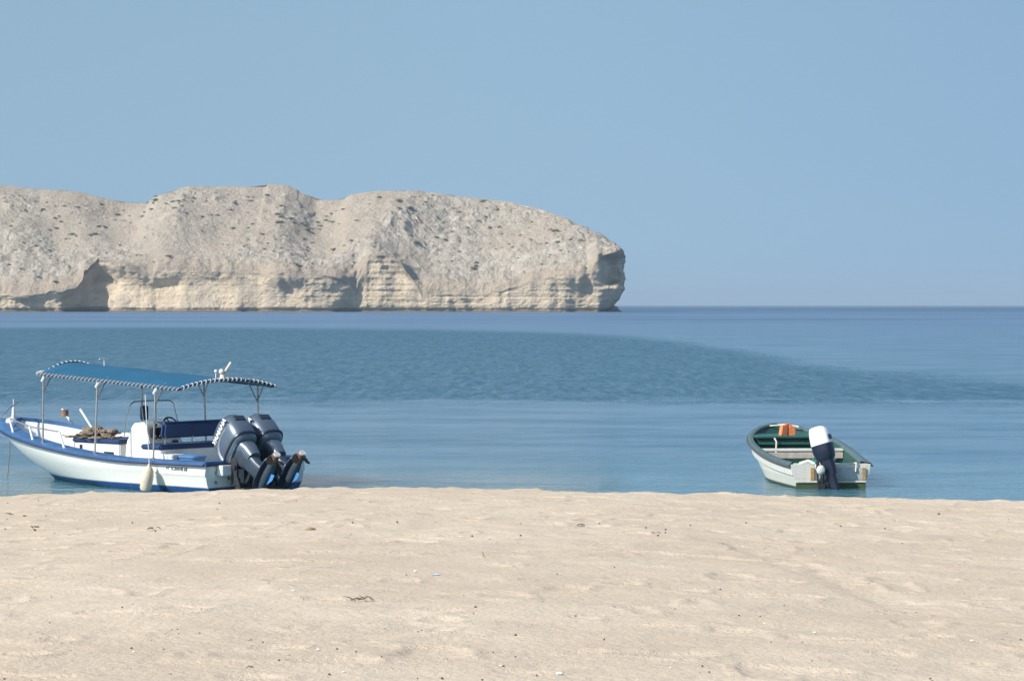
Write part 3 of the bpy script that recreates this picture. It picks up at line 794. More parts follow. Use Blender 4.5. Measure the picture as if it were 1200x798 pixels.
# lettering on the near side and hull fittings
ta = 0.95 / L1
pA = Vector(lev1(0.045)[1]); pB = Vector(lev1(0.15)[1]); 
pc = (pA + pB) / 2
ltr = NT('x').m; bpy.data.materials.remove(ltr)
LETT = mat('grey_lettering', (0.16, 0.20, 0.21), 0.6)
cx_ = Matrix.Translation((pc.x + 0.05, pc.y - 0.005 + 0.012, 0.485)) @ Matrix.Rotation(R(180), 4, 'Z') @ Matrix.Rotation(R(94), 4, 'X')
text_mesh('M° SCRAME 28', 0.092, LETT, 'lettering', hull1, cx_, depth=0.012)
b = MB()
for y, z in ((1.08, 0.42), (1.10, 0.24), (0.75, 0.3)): b.tube([(0.02, y, z), (-0.03, y, z)], 0.03, 10)
b.build('drain_fitting', STEEL, hull1)
for y, z, d in ((0.93, 0.47, (0.16, 0.28, 0.20)), (0.66, 0.44, (0.20, 0.10, 0.18)), (-1.12, 0.46, (0.14, 0.12, 0.22))):
    b = MB(); b.box((-0.10, y, z), d); b.build('transom_bracket', WHITE, hull1, bevel=0.012)

# interior: bench with cushion, console, helm seat, thwarts
bench = MB(); bench.box((4.02, 0, 0.50), (1.45, 0.92, 0.70)); bench = bench.build('storage_bench', INNER, B1, bevel=0.02)
b = MB(); b.box((4.02, 0, 0.89), (1.5, 0.98, 0.09)); b.build('cushion', NAVY, bench, bevel=0.025)
b = MB(); b.box((3.62, 0.467, 0.62), (0.30, 0.012, 0.12)); b.build('vent_slot', BLACK, bench)
b = MB(); b.box((4.5, 0.467, 0.72), (0.08, 0.012, 0.16)); b.build('latch', BLACK, bench)
cons = MB()
prof_ = [(2.42, 0.16), (3.22, 0.16), (3.14, 0.85), (3.02, 1.16), (2.90, 1.29), (2.60, 1.32), (2.52, 1.22), (2.44, 0.90)]
cons.rings([[(x, y, z) for x, z in prof_] for y in (-0.42, 0.42)], cap=True)
cons = cons.build('console', WHITE, B1, bevel=0.015)
b = MB(); b.box((2.46, 0.05, 1.10), (0.08, 0.60, 0.20), rot=(0, -0.15, 0)); b.build('instrument_panel', BLACK, cons, bevel=0.01)
b = MB(); b.box((2.42, -0.28, 0.86), (0.03, 0.16, 0.14)); b.build('hatch', BLACK, cons, bevel=0.01)
b = MB()
wc = Vector((2.28, -0.05, 1.23)); ring = []
ax = Matrix.Rotation(R(-62), 3, 'Y')
for i in range(25):
    a = 2 * math.pi * i / 24; ring.append(wc + ax @ Vector((0.20 * math.cos(a), 0.20 * math.sin(a), 0)))
b.tube(ring, 0.018, 6, cap=False)
for a in (0.3, 2.4, 4.5): b.tube([wc, wc + ax @ Vector((0.2 * math.cos(a), 0.2 * math.sin(a), 0))], 0.012, 6)
b.tube([wc, wc + Vector((0.2, 0, -0.1))], 0.03, 8); b.build('steering_wheel', BLACK, cons)
b = MB(); b.box((2.92, 0.12, 1.49), (0.10, 0.17, 0.30)); b.build('navy_headrest', NAVY, cons, bevel=0.02)
b = MB()
b.tube([(3.1, 0.5, 1.02), (3.0, 0.52, 1.4), (2.86, 0.54, 1.68), (2.84, 0.46, 1.73), (2.84, 0, 1.74), (2.84, -0.50, 1.73), (2.82, -0.58, 1.68), (2.7, -0.60, 1.3), (2.66, -0.60, 0.75)], 0.014, 6)
b.tube([(2.84, 0.28, 1.73), (2.82, 0.22, 1.28)], 0.012, 6); b.tube([(2.84, -0.12, 1.73), (2.82, -0.12, 1.28)], 0.012, 6)
b.build('windscreen_frame', STEEL, cons)
for x, y, q in ((2.38, 0.16, 0.05), (2.36, 0.30, 0.045), (2.37, -0.22, 0.04)):
    b = MB(); b.ball((x, y, 1.02), q, 10, 6); b.build('dial', BLACK, cons)
b = MB(); b.tube([(2.42, 0.34, 1.08), (2.28, 0.38, 1.26)], 0.018, 6); b.ball((2.28, 0.38, 1.27), 0.035, 8, 6); b.build('throttle_lever', BLACK, cons)
seat = MB(); seat.box((1.84, 0, 0.49), (0.56, 1.80, 0.66)); seat = seat.build('helm_bench', INNER, B1, bevel=0.02)
b = MB(); b.box((1.84, 0, 0.86), (0.60, 1.86, 0.10)); b.build('cushion', NAVY, seat, bevel=0.03)
b = MB(); b.box((1.60, -0.05, 1.20), (0.14, 1.76, 0.33), rot=(0, -0.14, 0)); b.build('backrest', NAVY, seat, bevel=0.05, seg=3)
for y in (-0.75, 0, 0.72):
    b = MB(); b.tube([(1.63, y, 0.8), (1.60, y, 1.12)], 0.015, 6); b.build('backrest_bracket', STEEL, seat)
b = MB(); b.box((1.2, 0, 0.30), (0.5, 1.9, 0.26)); b.build('side_locker', INNER, B1, bevel=0.02)
b = MB(); b.box((2.3, 0.82, 0.42), (0.30, 0.34, 0.52)); b.build('side_locker', INNER, B1, bevel=0.02)
b = MB(); b.box((2.02, 0.98, 0.46), (0.18, 0.16, 0.56)); b.build('side_locker', INNER, B1, bevel=0.02)
b = MB(); b.box((0.42, 0, 0.36), (0.5, 2.2, 0.42)); b.build('aft_deck', INNER, B1, bevel=0.02)
fitted(lev1, 4.95, 5.65, 0.17, 0.46, 0.14).build('fore_step', INNER, B1, bevel=0.02)

for q in (bench, cons, seat): q.location = (0.06, 0.17, 0)
# bow fittings: bitt, posts and hand rails
def side_pt(t, s, dz=0.0, ins=0.08):
    x, y, z = lev1(t)[0]; return Vector((x, s * max(0, y - ins), z + dz))
tops = []
for t, dx, h in ((0.945, 0.10, 0.34), (0.80, 0.16, 0.33), (0.69, 0.14, 0.30), (0.545, 0.20, 0.36)):
    p = side_pt(t, 1); q = p + Vector((dx, -0.02, h)); tops.append(q); b = MB()
    b.tube([p, q], 0.024, 8); b.tube([p, p + Vector((0, 0, 0.045))], 0.045, 10); b.build('rail_post', ALU, gun1)
b = MB(); b.tube([tops[0] + Vector((-0.05, -0.55, 0.10)), tops[0] + Vector((-0.3, -0.12, 0.0))] + [tops[1] + Vector((0.3, -0.02, 0.02))] + tops[1:], 0.015, 6); b.build('hand_rail', STEEL, gun1)
ft = []
for t, dx, h in ((0.86, 0.34, 0.42), (0.80, 0.38, 0.50), (0.585, 0.22, 0.42), (0.46, 0.32, 0.48)):
    p = side_pt(t, -1); q = p + Vector((dx, 0.05, h * 0.9)); ft.append(q); b = MB(); b.tube([p, q], 0.026, 8); b.build('rail_post', ALU, gun1)
b = MB(); b.tube([ft[2], ft[2] + Vector((0.02, 0.02, 0.1)), ft[2] + Vector((-0.75, 0, 0.12))], 0.012, 6); b.build('hand_rail', STEEL, gun1)
b = MB(); b.tube([(7.42, 0.12, 1.22), (7.42, 0.12, 1.48)], [0.045, 0.03], 10); b.tube([(7.42, 0.12, 1.48), (7.42, 0.12, 1.66)], 0.010, 6); b.build('bow_post', ALU, B1)
b = MB(); b.ball((7.0, 0.52, 1.20), (0.13, 0.11, 0.10), 12, 8); b.build('bow_cleat', WHITE, B1)
b = MB(); b.tube([(6.75, -0.75, 1.28), (6.75, -0.75, 1.42)], 0.08, 10); b.build('reel', mat('rusty_brown', (0.25, 0.15, 0.10), 0.8, noise=0.4), B1)

# canopy frame and cover
CX0, CX1, CW = 0.80, 5.58, 1.31
def can_edge(x): return 2.04 + 0.25 * (x - CX0) / (CX1 - CX0)
def can_z(x, y):
    f = 1 - (abs(y) / CW) ** 2.0
    sag = -0.02 * math.sin((x - CX0) / (CX1 - CX0) * math.pi * 3) ** 2 * f
    return can_edge(x) + (0.165 + 0.03 * (x - CX0) / (CX1 - CX0)) * f + sag
can = empty('x', None, None); bpy.data.objects.remove(can)
b = MB(); nx, ny = 36, 22; top = []
def rnd(x):                                            # rounded front corners in plan
    e = (x - (CX1 - 0.7)) / 0.7
    return 1.0 if e <= 0 else math.sqrt(max(0.0, 1 - (e * 0.86) ** 2.4))
def cpt(i, j, off=0.0):
    x = CX0 + (CX1 - CX0) * i / nx; yv = CW * rnd(x) * (2 * j / ny - 1)
    z = can_edge(x) + (can_z(x, yv / rnd(x)) - can_edge(x)) 
    return Vector((x, yv, z + off))
vs = [cpt(i, j) for i in range(nx + 1) for j in range(ny + 1)]; n0 = len(vs)
vs += [cpt(i, j, -0.012) for i in range(nx + 1) for j in range(ny + 1)]
fs = []
for i in range(nx):
    for j in range(ny):
        a = i * (ny + 1) + j; fs.append((a, a + 1, a + ny + 2, a + ny + 1)); fs.append((n0 + a, n0 + a + ny + 1, n0 + a + ny + 2, n0 + a + 1))
m_ = NT('canopy_blue_fabric')
tc = m_.n('ShaderNodeTexCoord'); O = tc.outputs['Object']
cc = m_.mix(m_.mapr(m_.noise(O, 1.2, 4, 0.6), 0.35, 0.7), (0.004, 0.082, 0.165), (0.009, 0.105, 0.20))
m_.L(cc, m_.b.inputs['Base Color']); m_.b.inputs['Roughness'].default_value = 0.75
wrk = m_.n('ShaderNodeBump'); wrk.inputs['Distance'].default_value = 0.05; wrk.inputs['Strength'].default_value = 0.5
m_.L(m_.noise(O, 1.6, 4, 0.5, 0.6, 2.0, 1), wrk.inputs['Height']); m_.L(wrk.outputs[0], m_.b.inputs['Normal'])
b.add(vs, fs); canopy = b.build('canopy', m_.m, B1)
# perimeter tube with white lashing
per = [cpt(i, 0) for i in range(nx + 1)] + [cpt(nx, j) for j in range(1, ny + 1)] + [cpt(i, ny) for i in range(nx - 1, -1, -1)] + [cpt(0, j) for j in range(ny - 1, -1, -1)]
b = MB(); b.tube(per, 0.026, 8, cap=False); b.build('edge_tube', mat('hem_navy', (0.02, 0.06, 0.13), 0.7), canopy)
b = MB(); acc = 0; 
for i in range(len(per) - 1):
    a_, c_ = per[i], per[i + 1]; d = (c_ - a_).length; t = (0.12 - acc) % 0.12
    while t < d:
        p = a_.lerp(c_, t / d); dr = (c_ - a_).normalized(); out = dr.cross(Vector((0, 0, 1))).normalized()
        loop = [p - dr * 0.035 + out * 0.036 - Vector((0, 0, 0.028)), p + out * 0.04 + Vector((0, 0, 0.005)), p + dr * 0.02 + Vector((0, 0, 0.038)), p + dr * 0.03 - out * 0.07 + Vector((0, 0, 0.02))]
        b.tube(loop, 0.011, 5); t += 0.12
    acc = (acc + d) % 0.12
b.build('rope_lashing', mat('grey_lashing', (0.46, 0.46, 0.44), 0.9), canopy)
b = MB()
for x in (0.9, 2.6, 4.3):
    b.tube([Vector((x, yv * CW, can_z(x, yv * CW) - 0.03)) for yv in [k / 8 for k in range(-8, 9)]], 0.018, 6)
b.tube([Vector((x, 0, can_z(x, 0) - 0.035)) for x in [CX0 + k * 0.47 for k in range(11)]], 0.016, 6)
b.build('canopy_bow', STEEL, canopy)
for s in (1, -1):
    for x in ((1.52, 3.27, 4.98) if s > 0 else (1.28, 2.90, 4.85)):
        t = x / L1; gy = b_sheer1(t) - 0.08; ey = CW * rnd(x) - 0.02; ez = can_z(x, CW)
        b = MB(); b.tube([(x, s * gy, sheer1(t)), (x, s * ey, ez - 0.02)], 0.020, 8)
        b.tube([(x, s * ey, ez - 0.33), (x - 0.20, s * (ey - 0.03), ez - 0.01)], 0.013, 6)
        b.tube([(x, s * ey, ez - 0.36), (x, s * (ey - 0.28), ez + 0.07)], 0.013, 6)
        b.tube([(x, s * gy, sheer1(t) + 0.035), (x, s * gy, sheer1(t) + 0.06)], 0.045, 10)
        post = b.build('canopy_post', STEEL, B1)
        if s > 0:
            b = MB(); b.tube([(x + 0.03, s * (ey + 0.012), ez - 0.14), (x - 0.07, s * ey, ez - 0.01)], [0.03, 0.042], 8); b.build('rope_wrap', ROPE, post)
# lamps and aerial on the canopy
b = MB(); zc0 = can_z(0.95, 0)
b.tube([(0.95, 0.0, zc0), (0.95, 0.0, zc0 + 0.11)], [0.07, 0.045], 10); b.ball((0.95, 0.03, zc0 + 0.15), (0.06, 0.05, 0.06), 10, 8)
b.tube([(0.95, -0.02, zc0 + 0.10), (0.89, -0.17, zc0 + 0.33)], [0.022, 0.03], 8); b.build('aerial', mat('aged_white_plastic', (0.62, 0.58, 0.48), 0.5, noise=0.2), canopy)
b = MB(); zc1 = can_z(1.15, 0); b.tube([(1.15, 0.0, zc1), (1.15, 0.0, zc1 + 0.12)], 0.010, 6); b.ball((1.15, 0.0, zc1 + 0.15), 0.035, 10, 8); b.build('stern_lamp', WHITE, canopy)
b = MB(); zc2 = can_z(4.7, 0); b.tube([(4.8, -0.2, zc2 - 0.03), (4.8, -0.2, zc2 + 0.17)], 0.010, 6); b.tube([(4.8, -0.33, zc2 + 0.15), (4.8, -0.07, zc2 + 0.15)], 0.013, 6); b.build('masthead_aerial', ALU, canopy)

# ---------------------------------------------------------------- outboard motors
COWL = mat('grey_blue_cowl', (0.115, 0.15, 0.20), 0.34, 0.4, noise=0.12, nscale=3, coat=0.4)
COWLD = mat('dark_cowl', (0.035, 0.045, 0.065), 0.35, 0.3, coat=0.2)
MECH = mat('engine_bracket_grey', (0.045, 0.05, 0.058), 0.45, 0.4, noise=0.5, nscale=18)
CHROME = mat('silver_decal', (0.62, 0.64, 0.66), 0.3, 0.6)
BROWN = mat('corroded_bronze', (0.17, 0.11, 0.075), 0.6, 0.4, noise=0.5, nscale=25)
PBLUE = mat('antifouling_blue', (0.05, 0.22, 0.50), 0.7, noise=0.3, nscale=20)
def rrect(cx, a, bb, z, n=24, e=3.2, dx=0.0):
    r = []
    for k in range(n):
        q = 2 * math.pi * k / n; c, s_ = math.cos(q), math.sin(q)
        r.append((cx + dx + a * math.copysign(abs(c) ** (2 / e), c), bb * math.copysign(abs(s_) ** (2 / e), s_), z))
    return r
def outboard(parent, loc, tilt, yaw, sc_, mats, text=None, prop_m=None, white_top=False, roll=0.0, name='outboard_motor', vents=True, lk=1.0):
    def Z(z): return z if z > -0.12 else -0.12 + (z + 0.12) * lk
    MC, MD, ML, MP = mats
    if not isinstance(sc_, tuple): sc_ = (sc_, sc_, sc_)
    MT = Matrix.Translation(loc) @ Matrix.Rotation(yaw, 4, 'Z') @ Matrix.Rotation(roll, 4, 'X') @ Matrix.Rotation(tilt, 4, 'Y') @ Matrix.Diagonal((*sc_, 1))
    MB0 = Matrix.Translation(loc) @ Matrix.Diagonal((*sc_, 1))
    # leg: mid section, plate, gearcase, skeg
    b = MB()
    b.rings([rrect(-0.27, 0.25, 0.17, 0.22), rrect(-0.27, 0.24, 0.16, 0.05), rrect(-0.28, 0.17, 0.12, -0.12), rrect(-0.30, 0.15, 0.095, Z(-0.45)), rrect(-0.32, 0.15, 0.075, Z(-0.72)), rrect(-0.32, 0.16, 0.06, Z(-0.80))], M=MT)
    b.rings([rrect(-0.37, 0.36, 0.13, Z(-0.800), e=2.6), rrect(-0.37, 0.36, 0.13, Z(-0.780), e=2.6)], M=MT)
    b.rings([rrect(-0.33, 0.16, 0.045, Z(-0.79)), rrect(-0.34, 0.14, 0.035, Z(-0.95))], M=MT)
    tp = [(-0.68, 0.062), (-0.60, 0.078), (-0.40, 0.085), (-0.22, 0.075), (-0.10, 0.05), (-0.03, 0.02), (-0.015, 0.004)]
    b.tube([(x, 0, Z(-0.99)) for x, r in tp], [r for x, r in tp], 14, M=MT)
    leg = b.build(name, ML, parent, angle=45)
    b = MB(); b.add([(-0.20, 0.012, Z(-1.05)), (-0.50, 0.012, Z(-1.05)), (-0.56, 0.006, Z(-1.26)), (-0.44, 0.006, Z(-1.26)), (-0.20, -0.012, Z(-1.05)), (-0.50, -0.012, Z(-1.05)), (-0.56, -0.006, Z(-1.26)), (-0.44, -0.006, Z(-1.26))],
                    [(0, 1, 2, 3), (7, 6, 5, 4), (0, 4, 5, 1), (1, 5, 6, 2), (2, 6, 7, 3), (3, 7, 4, 0)], M=MT)
    b.build('skeg', PBLUE if text else ML, leg)
    # propeller
    b = MB(); b.tube([(-0.70, 0, Z(-0.99)), (-0.86, 0, Z(-0.99))], [0.07, 0.055], 14, M=MT)
    for k in range(3):
        T = MT @ Matrix.Translation((-0.78, 0, Z(-0.99))) @ Matrix.Rotation(2 * math.pi * k / 3 + 0.4, 4, 'X')
        rows = []
        for i in range(6):
            rr_ = 0.05 + 0.14 * i / 5; wd = 0.075 * math.sin(math.pi * (0.25 + 0.68 * i / 5)) + 0.01; tw_ = 0.9 - 0.09 * i
            rows.append([(-math.cos(tw_) * wd, -math.sin(tw_) * wd, rr_), (0.012, 0, rr_), (math.cos(tw_) * wd, math.sin(tw_) * wd, rr_), (-0.004, 0, rr_ + 0.002)])
        b.rings(rows, M=T)
    b.build('propeller', MP, leg)
    # cowl: body swept up and back, faceted shoulders
    lo = [rrect(-0.25, 0.30, 0.20, 0.16, e=3), rrect(-0.25, 0.36, 0.245, 0.22, e=3), rrect(-0.25, 0.385, 0.262, 0.36, e=3.2)]
    hi = [rrect(-0.255, 0.39, 0.262, 0.52, e=3.2), rrect(-0.25, 0.375, 0.25, 0.66, e=3.2), rrect(-0.235, 0.34, 0.222, 0.77, e=3.0), rrect(-0.20, 0.27, 0.175, 0.845, e=2.8), rrect(-0.19, 0.16, 0.10, 0.868, e=2.4)]
    b = MB()
    if white_top:
        b.rings(lo + [rrect(-0.252, 0.386, 0.258, 0.46, e=3.2)], M=MT); b.build('lower_cowling', ML, leg, angle=50); b = MB()
        b.rings([rrect(-0.252, 0.388, 0.260, 0.462, e=3.2)] + hi, M=MT)
    else: b.rings(lo + hi, M=MT)
    cowl = b.build('cowling', MC, leg, angle=50)
    sz_ = 0.225 if white_top else 0.0
    b = MB(); b.rings([rrect(-0.25, 0.393, 0.268, 0.235 + sz_, e=3), rrect(-0.25, 0.398, 0.272, 0.262 + sz_, e=3)], M=MT); b.build('cowl_seam', MD, cowl)
    b = MB()
    if vents:
        b.box((-0.15, 0, 0.868), (0.20, 0.10, 0.02), M=MT); b.build('air_vent', MD, cowl); b = MB(); b.box((-0.64, 0.0, 0.60), (0.03, 0.20, 0.10), M=MT); b.build('air_vent', MD, cowl)
    if text:
        def cowl_y(x, z):
            a = np.interp(z, [.22, .36, .52, .66, .77, .845], [.36, .385, .39, .375, .34, .27]); bb = np.interp(z, [.22, .36, .52, .66, .77, .845], [.245, .262, .262, .25, .222, .175])
            return bb * (1 - min(0.97, abs((x + 0.25) / a)) ** 3.2) ** (1 / 3.2)
        for off_, w_ in ((0.0, 0.016), (0.05, 0.012)):
            b = MB(); pts = [(0.07 - off_, 0.26), (0.05 - off_, 0.36), (0.0 - off_, 0.45), (-0.10 - off_, 0.51), (-0.25 - off_, 0.53), (-0.42 - off_, 0.53)]
            b.tube([(x, cowl_y(x, z) + 0.002, z) for x, z in pts], w_, 5, M=MT); b.build('stripe_decal', CHROME, cowl)
        T = MT @ Matrix.Translation((-0.31, 0.255, 0.635)) @ Matrix.Rotation(R(180), 4, 'Z') @ Matrix.Rotation(R(86), 4, 'X')
        text_mesh(text, 0.14, ALU, 'lettering', cowl, T, depth=0.006, bold=0.004)
    # shoulder panel and chin
    b = MB(); b.rings([rrect(-0.34, 0.17, 0.18, 0.20, e=2.5), rrect(-0.38, 0.16, 0.15, 0.02, e=2.5), rrect(-0.40, 0.11, 0.12, -0.16, e=2.5)], M=MT); b.build('exhaust_housing', MC if not white_top else ML, leg)
    # bracket fixed on the transom, ram and hoses
    b = MB()
    for y in (-0.15, 0.15): b.box((0.02, y, -0.02), (0.14, 0.04, 0.46), M=MB0); b.box((-0.10, y, -0.30), (0.07, 0.05, 0.34), rot=(0, 0.35, 0), M=MB0)
    b.box((-0.04, 0, -0.28), (0.12, 0.30, 0.10), M=MB0); b.tube([(0, -0.2, 0.05), (0, 0.2, 0.05)], 0.04, 10, M=MB0)
    b.tube([(-0.06, 0, -0.30), (-0.24, 0, -0.02)], 0.035, 8, M=MB0)
    b.box((-0.14, 0.05, -0.42), (0.16, 0.22, 0.24), M=MB0); b.tube([(0.05, 0.1, 0.08), (0.14, 0.14, 0.2), (0.26, 0.15, 0.12), (0.30, 0.1, -0.05)], 0.022, 8, M=MB0)
    b.build('clamp_bracket', MECH, leg)
    return leg, MT
mt = (COWL, COWLD, mat('grey_leg', (0.055, 0.075, 0.105), 0.42, 0.3, noise=0.3, nscale=8), BROWN)
for y in (0.64, -0.05):
    leg, MT = outboard(B1, (-0.28, y, 0.48), R(52), R(-10), 1.15, mt, text='YAMAHA', lk=0.60)
    # pale anode disc on the end of the gearcase
    b = MB(); zn = -0.12 + (-0.99 + 0.12) * 0.60; b.tube([(-0.87, 0, zn), (-0.90, 0, zn)], 0.06, 14, M=MT); b.build('propeller_nut', mat('pale_anode', (0.62, 0.60, 0.55), 0.5, 0.3), leg)

# ---- loose things on and beside boat 1
def child_world(root, p): return root.matrix_world @ Vector(p)
bpy.context.view_layer.update()
rr = random.Random(5)
b = MB()
for i in range(10): b.ball((rr.gauss(0, 0.26), rr.gauss(0, 0.17), 0.06 + 0.10 * rr.random()), (0.17, 0.12, 0.08), 8, 6, wob=0.35, seed=i)
for i in range(150):
    c = Vector((rr.gauss(0, 0.30), rr.gauss(0, 0.19), 0)); h = 0.26 * math.exp(-(c.x / 0.34) ** 2 - (c.y / 0.25) ** 2)
    pts = []
    a = rr.random() * 6.28
    for k in range(7):
        a += rr.uniform(-0.9, 0.9); c = c + Vector((math.cos(a) * 0.06, math.sin(a) * 0.06, 0)); hh = 0.26 * math.exp(-(c.x / 0.36) ** 2 - (c.y / 0.27) ** 2)
        pts.append((c.x, c.y, max(0.01, hh + rr.uniform(-0.02, 0.03))))
    b.tube(pts, 0.014, 4)
net = b.build('fishing_net', mat('brown_netting', (0.25, 0.20, 0.15), 0.95, noise=0.6, nscale=14), smooth=True)
net.scale = (0.85, 0.85, 0.85); net.location = child_world(B1, (4.50, 0.26, 0.935)); net.rotation_euler = (0, 0, B1.rotation_euler.z)
fin(net, 'fishing_net', 'heap of brown fishing net and rope on the bench of the canopied boat', 'fishing net')
b = MB(); b.ball((0, 0, 0.06), (0.17, 0.08, 0.06), 12, 8, wob=0.04); b.tube([(0.1, 0, 0.06), (0.3, 0.02, 0.03), (0.5, -0.03, 0.02)], 0.03, 8)
o = b.build('float_buoy', WHITE); o.location = child_world(B1, (3.80, 0.06, 0.935)); o.rotation_euler = (0, 0, B1.rotation_euler.z)
fin(o, 'float_buoy', 'small white float lying on the navy bench just behind the brown net', 'float')

fend = empty('fender', 'worn cream cylindrical fender hanging on a line beside the hull of the canopied boat', 'fender', child_world(B1, (1.47, W1 + 0.17, 0.0)))
b = MB(); pr = [(0.00, 0.02), (0.02, 0.09), (0.06, 0.115), (0.30, 0.12), (0.42, 0.105), (0.48, 0.07), (0.51, 0.03), (0.55, 0.025)]
FT = Matrix.Rotation(R(9), 4, 'Y')
b.tube([(0, 0, z + 0.02) for z, r in pr], [r for z, r in pr], 18, M=FT)
b.build('fender_body', mat('worn_cream_vinyl', (0.62, 0.54, 0.42), 0.7, noise=0.25, nscale=6, bump=0.004), fend)
b = MB(); b.tube([FT @ Vector((0, 0, 0.55)), (0.085, 0, 0.72), (0.03, 0.12, 1.2), (-0.02, 0.2, 1.93)], 0.010, 6); b.build('fender_line', ROPE, fend)

crate = empty('storage_tub', 'light blue plastic tub on the aft deck of the canopied boat', 'tub', child_world(B1, (1.05, 0.78, 0.45)), B1.rotation_euler.z)
b = MB(); b.rings([rrect(0, 0.26, 0.16, 0.0, e=5), rrect(0, 0.30, 0.19, 0.27, e=5)]); b.build('tub_body', mat('light_blue_plastic', (0.07, 0.17, 0.36), 0.5, noise=0.25), crate)
b = MB(); b.rings([rrect(0, 0.315, 0.205, 0.25, e=5), rrect(0, 0.315, 0.205, 0.285, e=5), rrect(0, 0.26, 0.16, 0.31, e=5)]); b.build('lid', mat('light_blue_lid', (0.09, 0.20, 0.40), 0.5, noise=0.25), crate)
crate.scale = (1.0, 1.0, 0.9)
b = MB(); b.rings([rrect(0, 0.19, 0.16, 0.0, e=6), rrect(0, 0.20, 0.17, 0.26, e=6)]); b.rings([rrect(0, 0.21, 0.18, 0.262, e=6), rrect(0, 0.21, 0.18, 0.30, e=6)])
o = b.build('cool_box', INNER); o.location = child_world(B1, (1.42, 0.95, 0.43)); o.rotation_euler = (0, 0, B1.rotation_euler.z)
fin(o, 'cool_box', 'small white cool box next to the light blue tub on the canopied boat', 'cool box')
# mooring line hanging from the bow into the water
bw = child_world(B1, (7.2, 0.40, 0.85))
b = MB(); b.tube([(0, 0, 0), (0.01, -0.03, -0.3), (-0.02, -0.03, -0.6), (-0.05, -0.05, -1.0)], 0.010, 6)
o = b.build('mooring_line', mat('wet_rope', (0.16, 0.15, 0.12), 0.8)); o.location = bw; fin(o, 'mooring_line', 'thin dark line hanging from the bow of the canopied boat into the water', 'rope')

# ---------------------------------------------------------------- BOAT 2: small open fishing skiff
B2 = empty('skiff', 'small open white fishing skiff with a green interior and one outboard, on the right', 'boat', (6.43, 51.6, 0.0), R(90.0 + 4.0))
L2, W2 = 6.4, 1.02
def sheer2(t): return 0.49 + 0.52 * t ** 1.7
def lev2(t):
    zs = sheer2(t); w0 = 0.80 + 0.20 * math.sin(min(1, t / 0.5) * math.pi / 2)
    bs = W2 * w0 * sup(t, 0.50, 2.2, 0.60)
    kz = -0.22; zc = 0.02 + 0.12 * max(0, (t - 0.4) / 0.6) ** 2
    zk = 0.24 + 0.42 * t ** 1.7
    return [(L2 * t, bs, zs), (L2 * t * 0.995, bs * 0.985, zs - 0.07), (L2 * t * 0.955, bs * 0.955, zk + 0.03), (L2 * t * 0.945, W2 * w0 * 0.915 * sup(t, 0.48, 2.2, 0.65), zk),
            (L2 * t * 0.85, W2 * w0 * 0.84 * sup(t, 0.4, 2.0, 0.8), zc), (L2 * t * 0.74, 0, kz)]
def inner2(t):
    zs = sheer2(t); w0 = 0.80 + 0.20 * math.sin(min(1, t / 0.5) * math.pi / 2)
    xx = 0.42 + (L2 - 0.60) * t; b_ = max(0.0, W2 * w0 * sup(t, 0.49, 2.2, 0.62) - 0.11 * min(1, 1.4 * (1 - t) + 0.3))
    if t >= 1: b_ = 0
    xl = 0.42 + (L2 * 0.82 - 0.6) * t; nf = 1 - 0.42 * float(sstep(0.45, 1.0, t))
    return [(xx, b_, zs), (xx - 0.02 * t, b_ * 0.985, zs - 0.04), (xl, b_ * 0.93 * nf, 0.12 + 0.25 * t ** 3), (xl, b_ * 0.85 * nf, 0.07 + 0.25 * t ** 3), (xl, 0, 0.07 + 0.25 * t ** 3)]
HULL2 = paint('weathered_white_hull', [(0.05, (0.10, 0.12, 0.07)), (0.22, (0.50, 0.51, 0.46)), (9, (0.58, 0.58, 0.53))], 0.55, streak=0.55)
GREEN = mat('green_inner_paint', (0.014, 0.070, 0.055), 0.6, noise=0.3, nscale=5)
GREENL = mat('green_gunwale_paint', (0.085, 0.135, 0.14), 0.5, noise=0.3, nscale=6)
hull2 = hull_shape(L2, taus, lev2, inner2, 0.1, 'hull', [HULL2, GREEN], B2)
gun2 = gunwale(B2, lev2, inner2, taus, GREENL, mat('dark_rub_strip', (0.07, 0.075, 0.08), 0.7), h=0.03, bolster=0.03, out=0.02)
# stern: lowered transom with well between two quarter blocks
WORN = mat('worn_white_paint', (0.60, 0.61, 0.57), 0.6, noise=0.25, nscale=5)
GREYW = mat('pale_grey_well', (0.40, 0.45, 0.46), 0.6, noise=0.25, nscale=5)
b = MB()
b.box((0.20, 0.0, 0.455), (0.36, 1.50, 0.05)); b.build('stern_deck', WORN, hull2, bevel=0.01)
b = MB(); b.box((-0.012, -0.18, 0.30), (0.03, 0.92, 0.24)); b.build('transom_pad', GREYW, hull2, bevel=0.006)
b = MB(); b.box((-0.02, 0.38, 0.29), (0.035, 0.07, 0.26)); b.box((-0.02, -0.67, 0.29), (0.035, 0.07, 0.26)); b.build('rust_strip', mat('rust_stain', (0.42, 0.26, 0.12), 0.8, noise=0.4, nscale=20), hull2)
b = MB(); b.box((-0.006, 0, 0.045), (0.03, 1.42, 0.145)); b.build('green_bottom_paint', mat('weedy_green', (0.06, 0.09, 0.035), 0.7, noise=0.35, nscale=6), hull2)
b = MB(); b.box((-0.02, 0, 0.142), (0.05, 1.44, 0.045)); b.build('chine_strip', WORN, hull2, bevel=0.01)
b = MB(); b.tube([(-0.03, 0.33, 0.50), (-0.09, 0.28, 0.40), (-0.06, 0.20, 0.25), (-0.05, 0.24, 0.19)], 0.02, 6); b.build('stern_rope', ROPE, hull2)
b = MB(); b.tube([(0.1, 0.62, 0.50), (0.05, 0.45, 0.56), (-0.03, 0.33, 0.50)], 0.03, 8); b.build('stern_rope', ROPE, hull2)
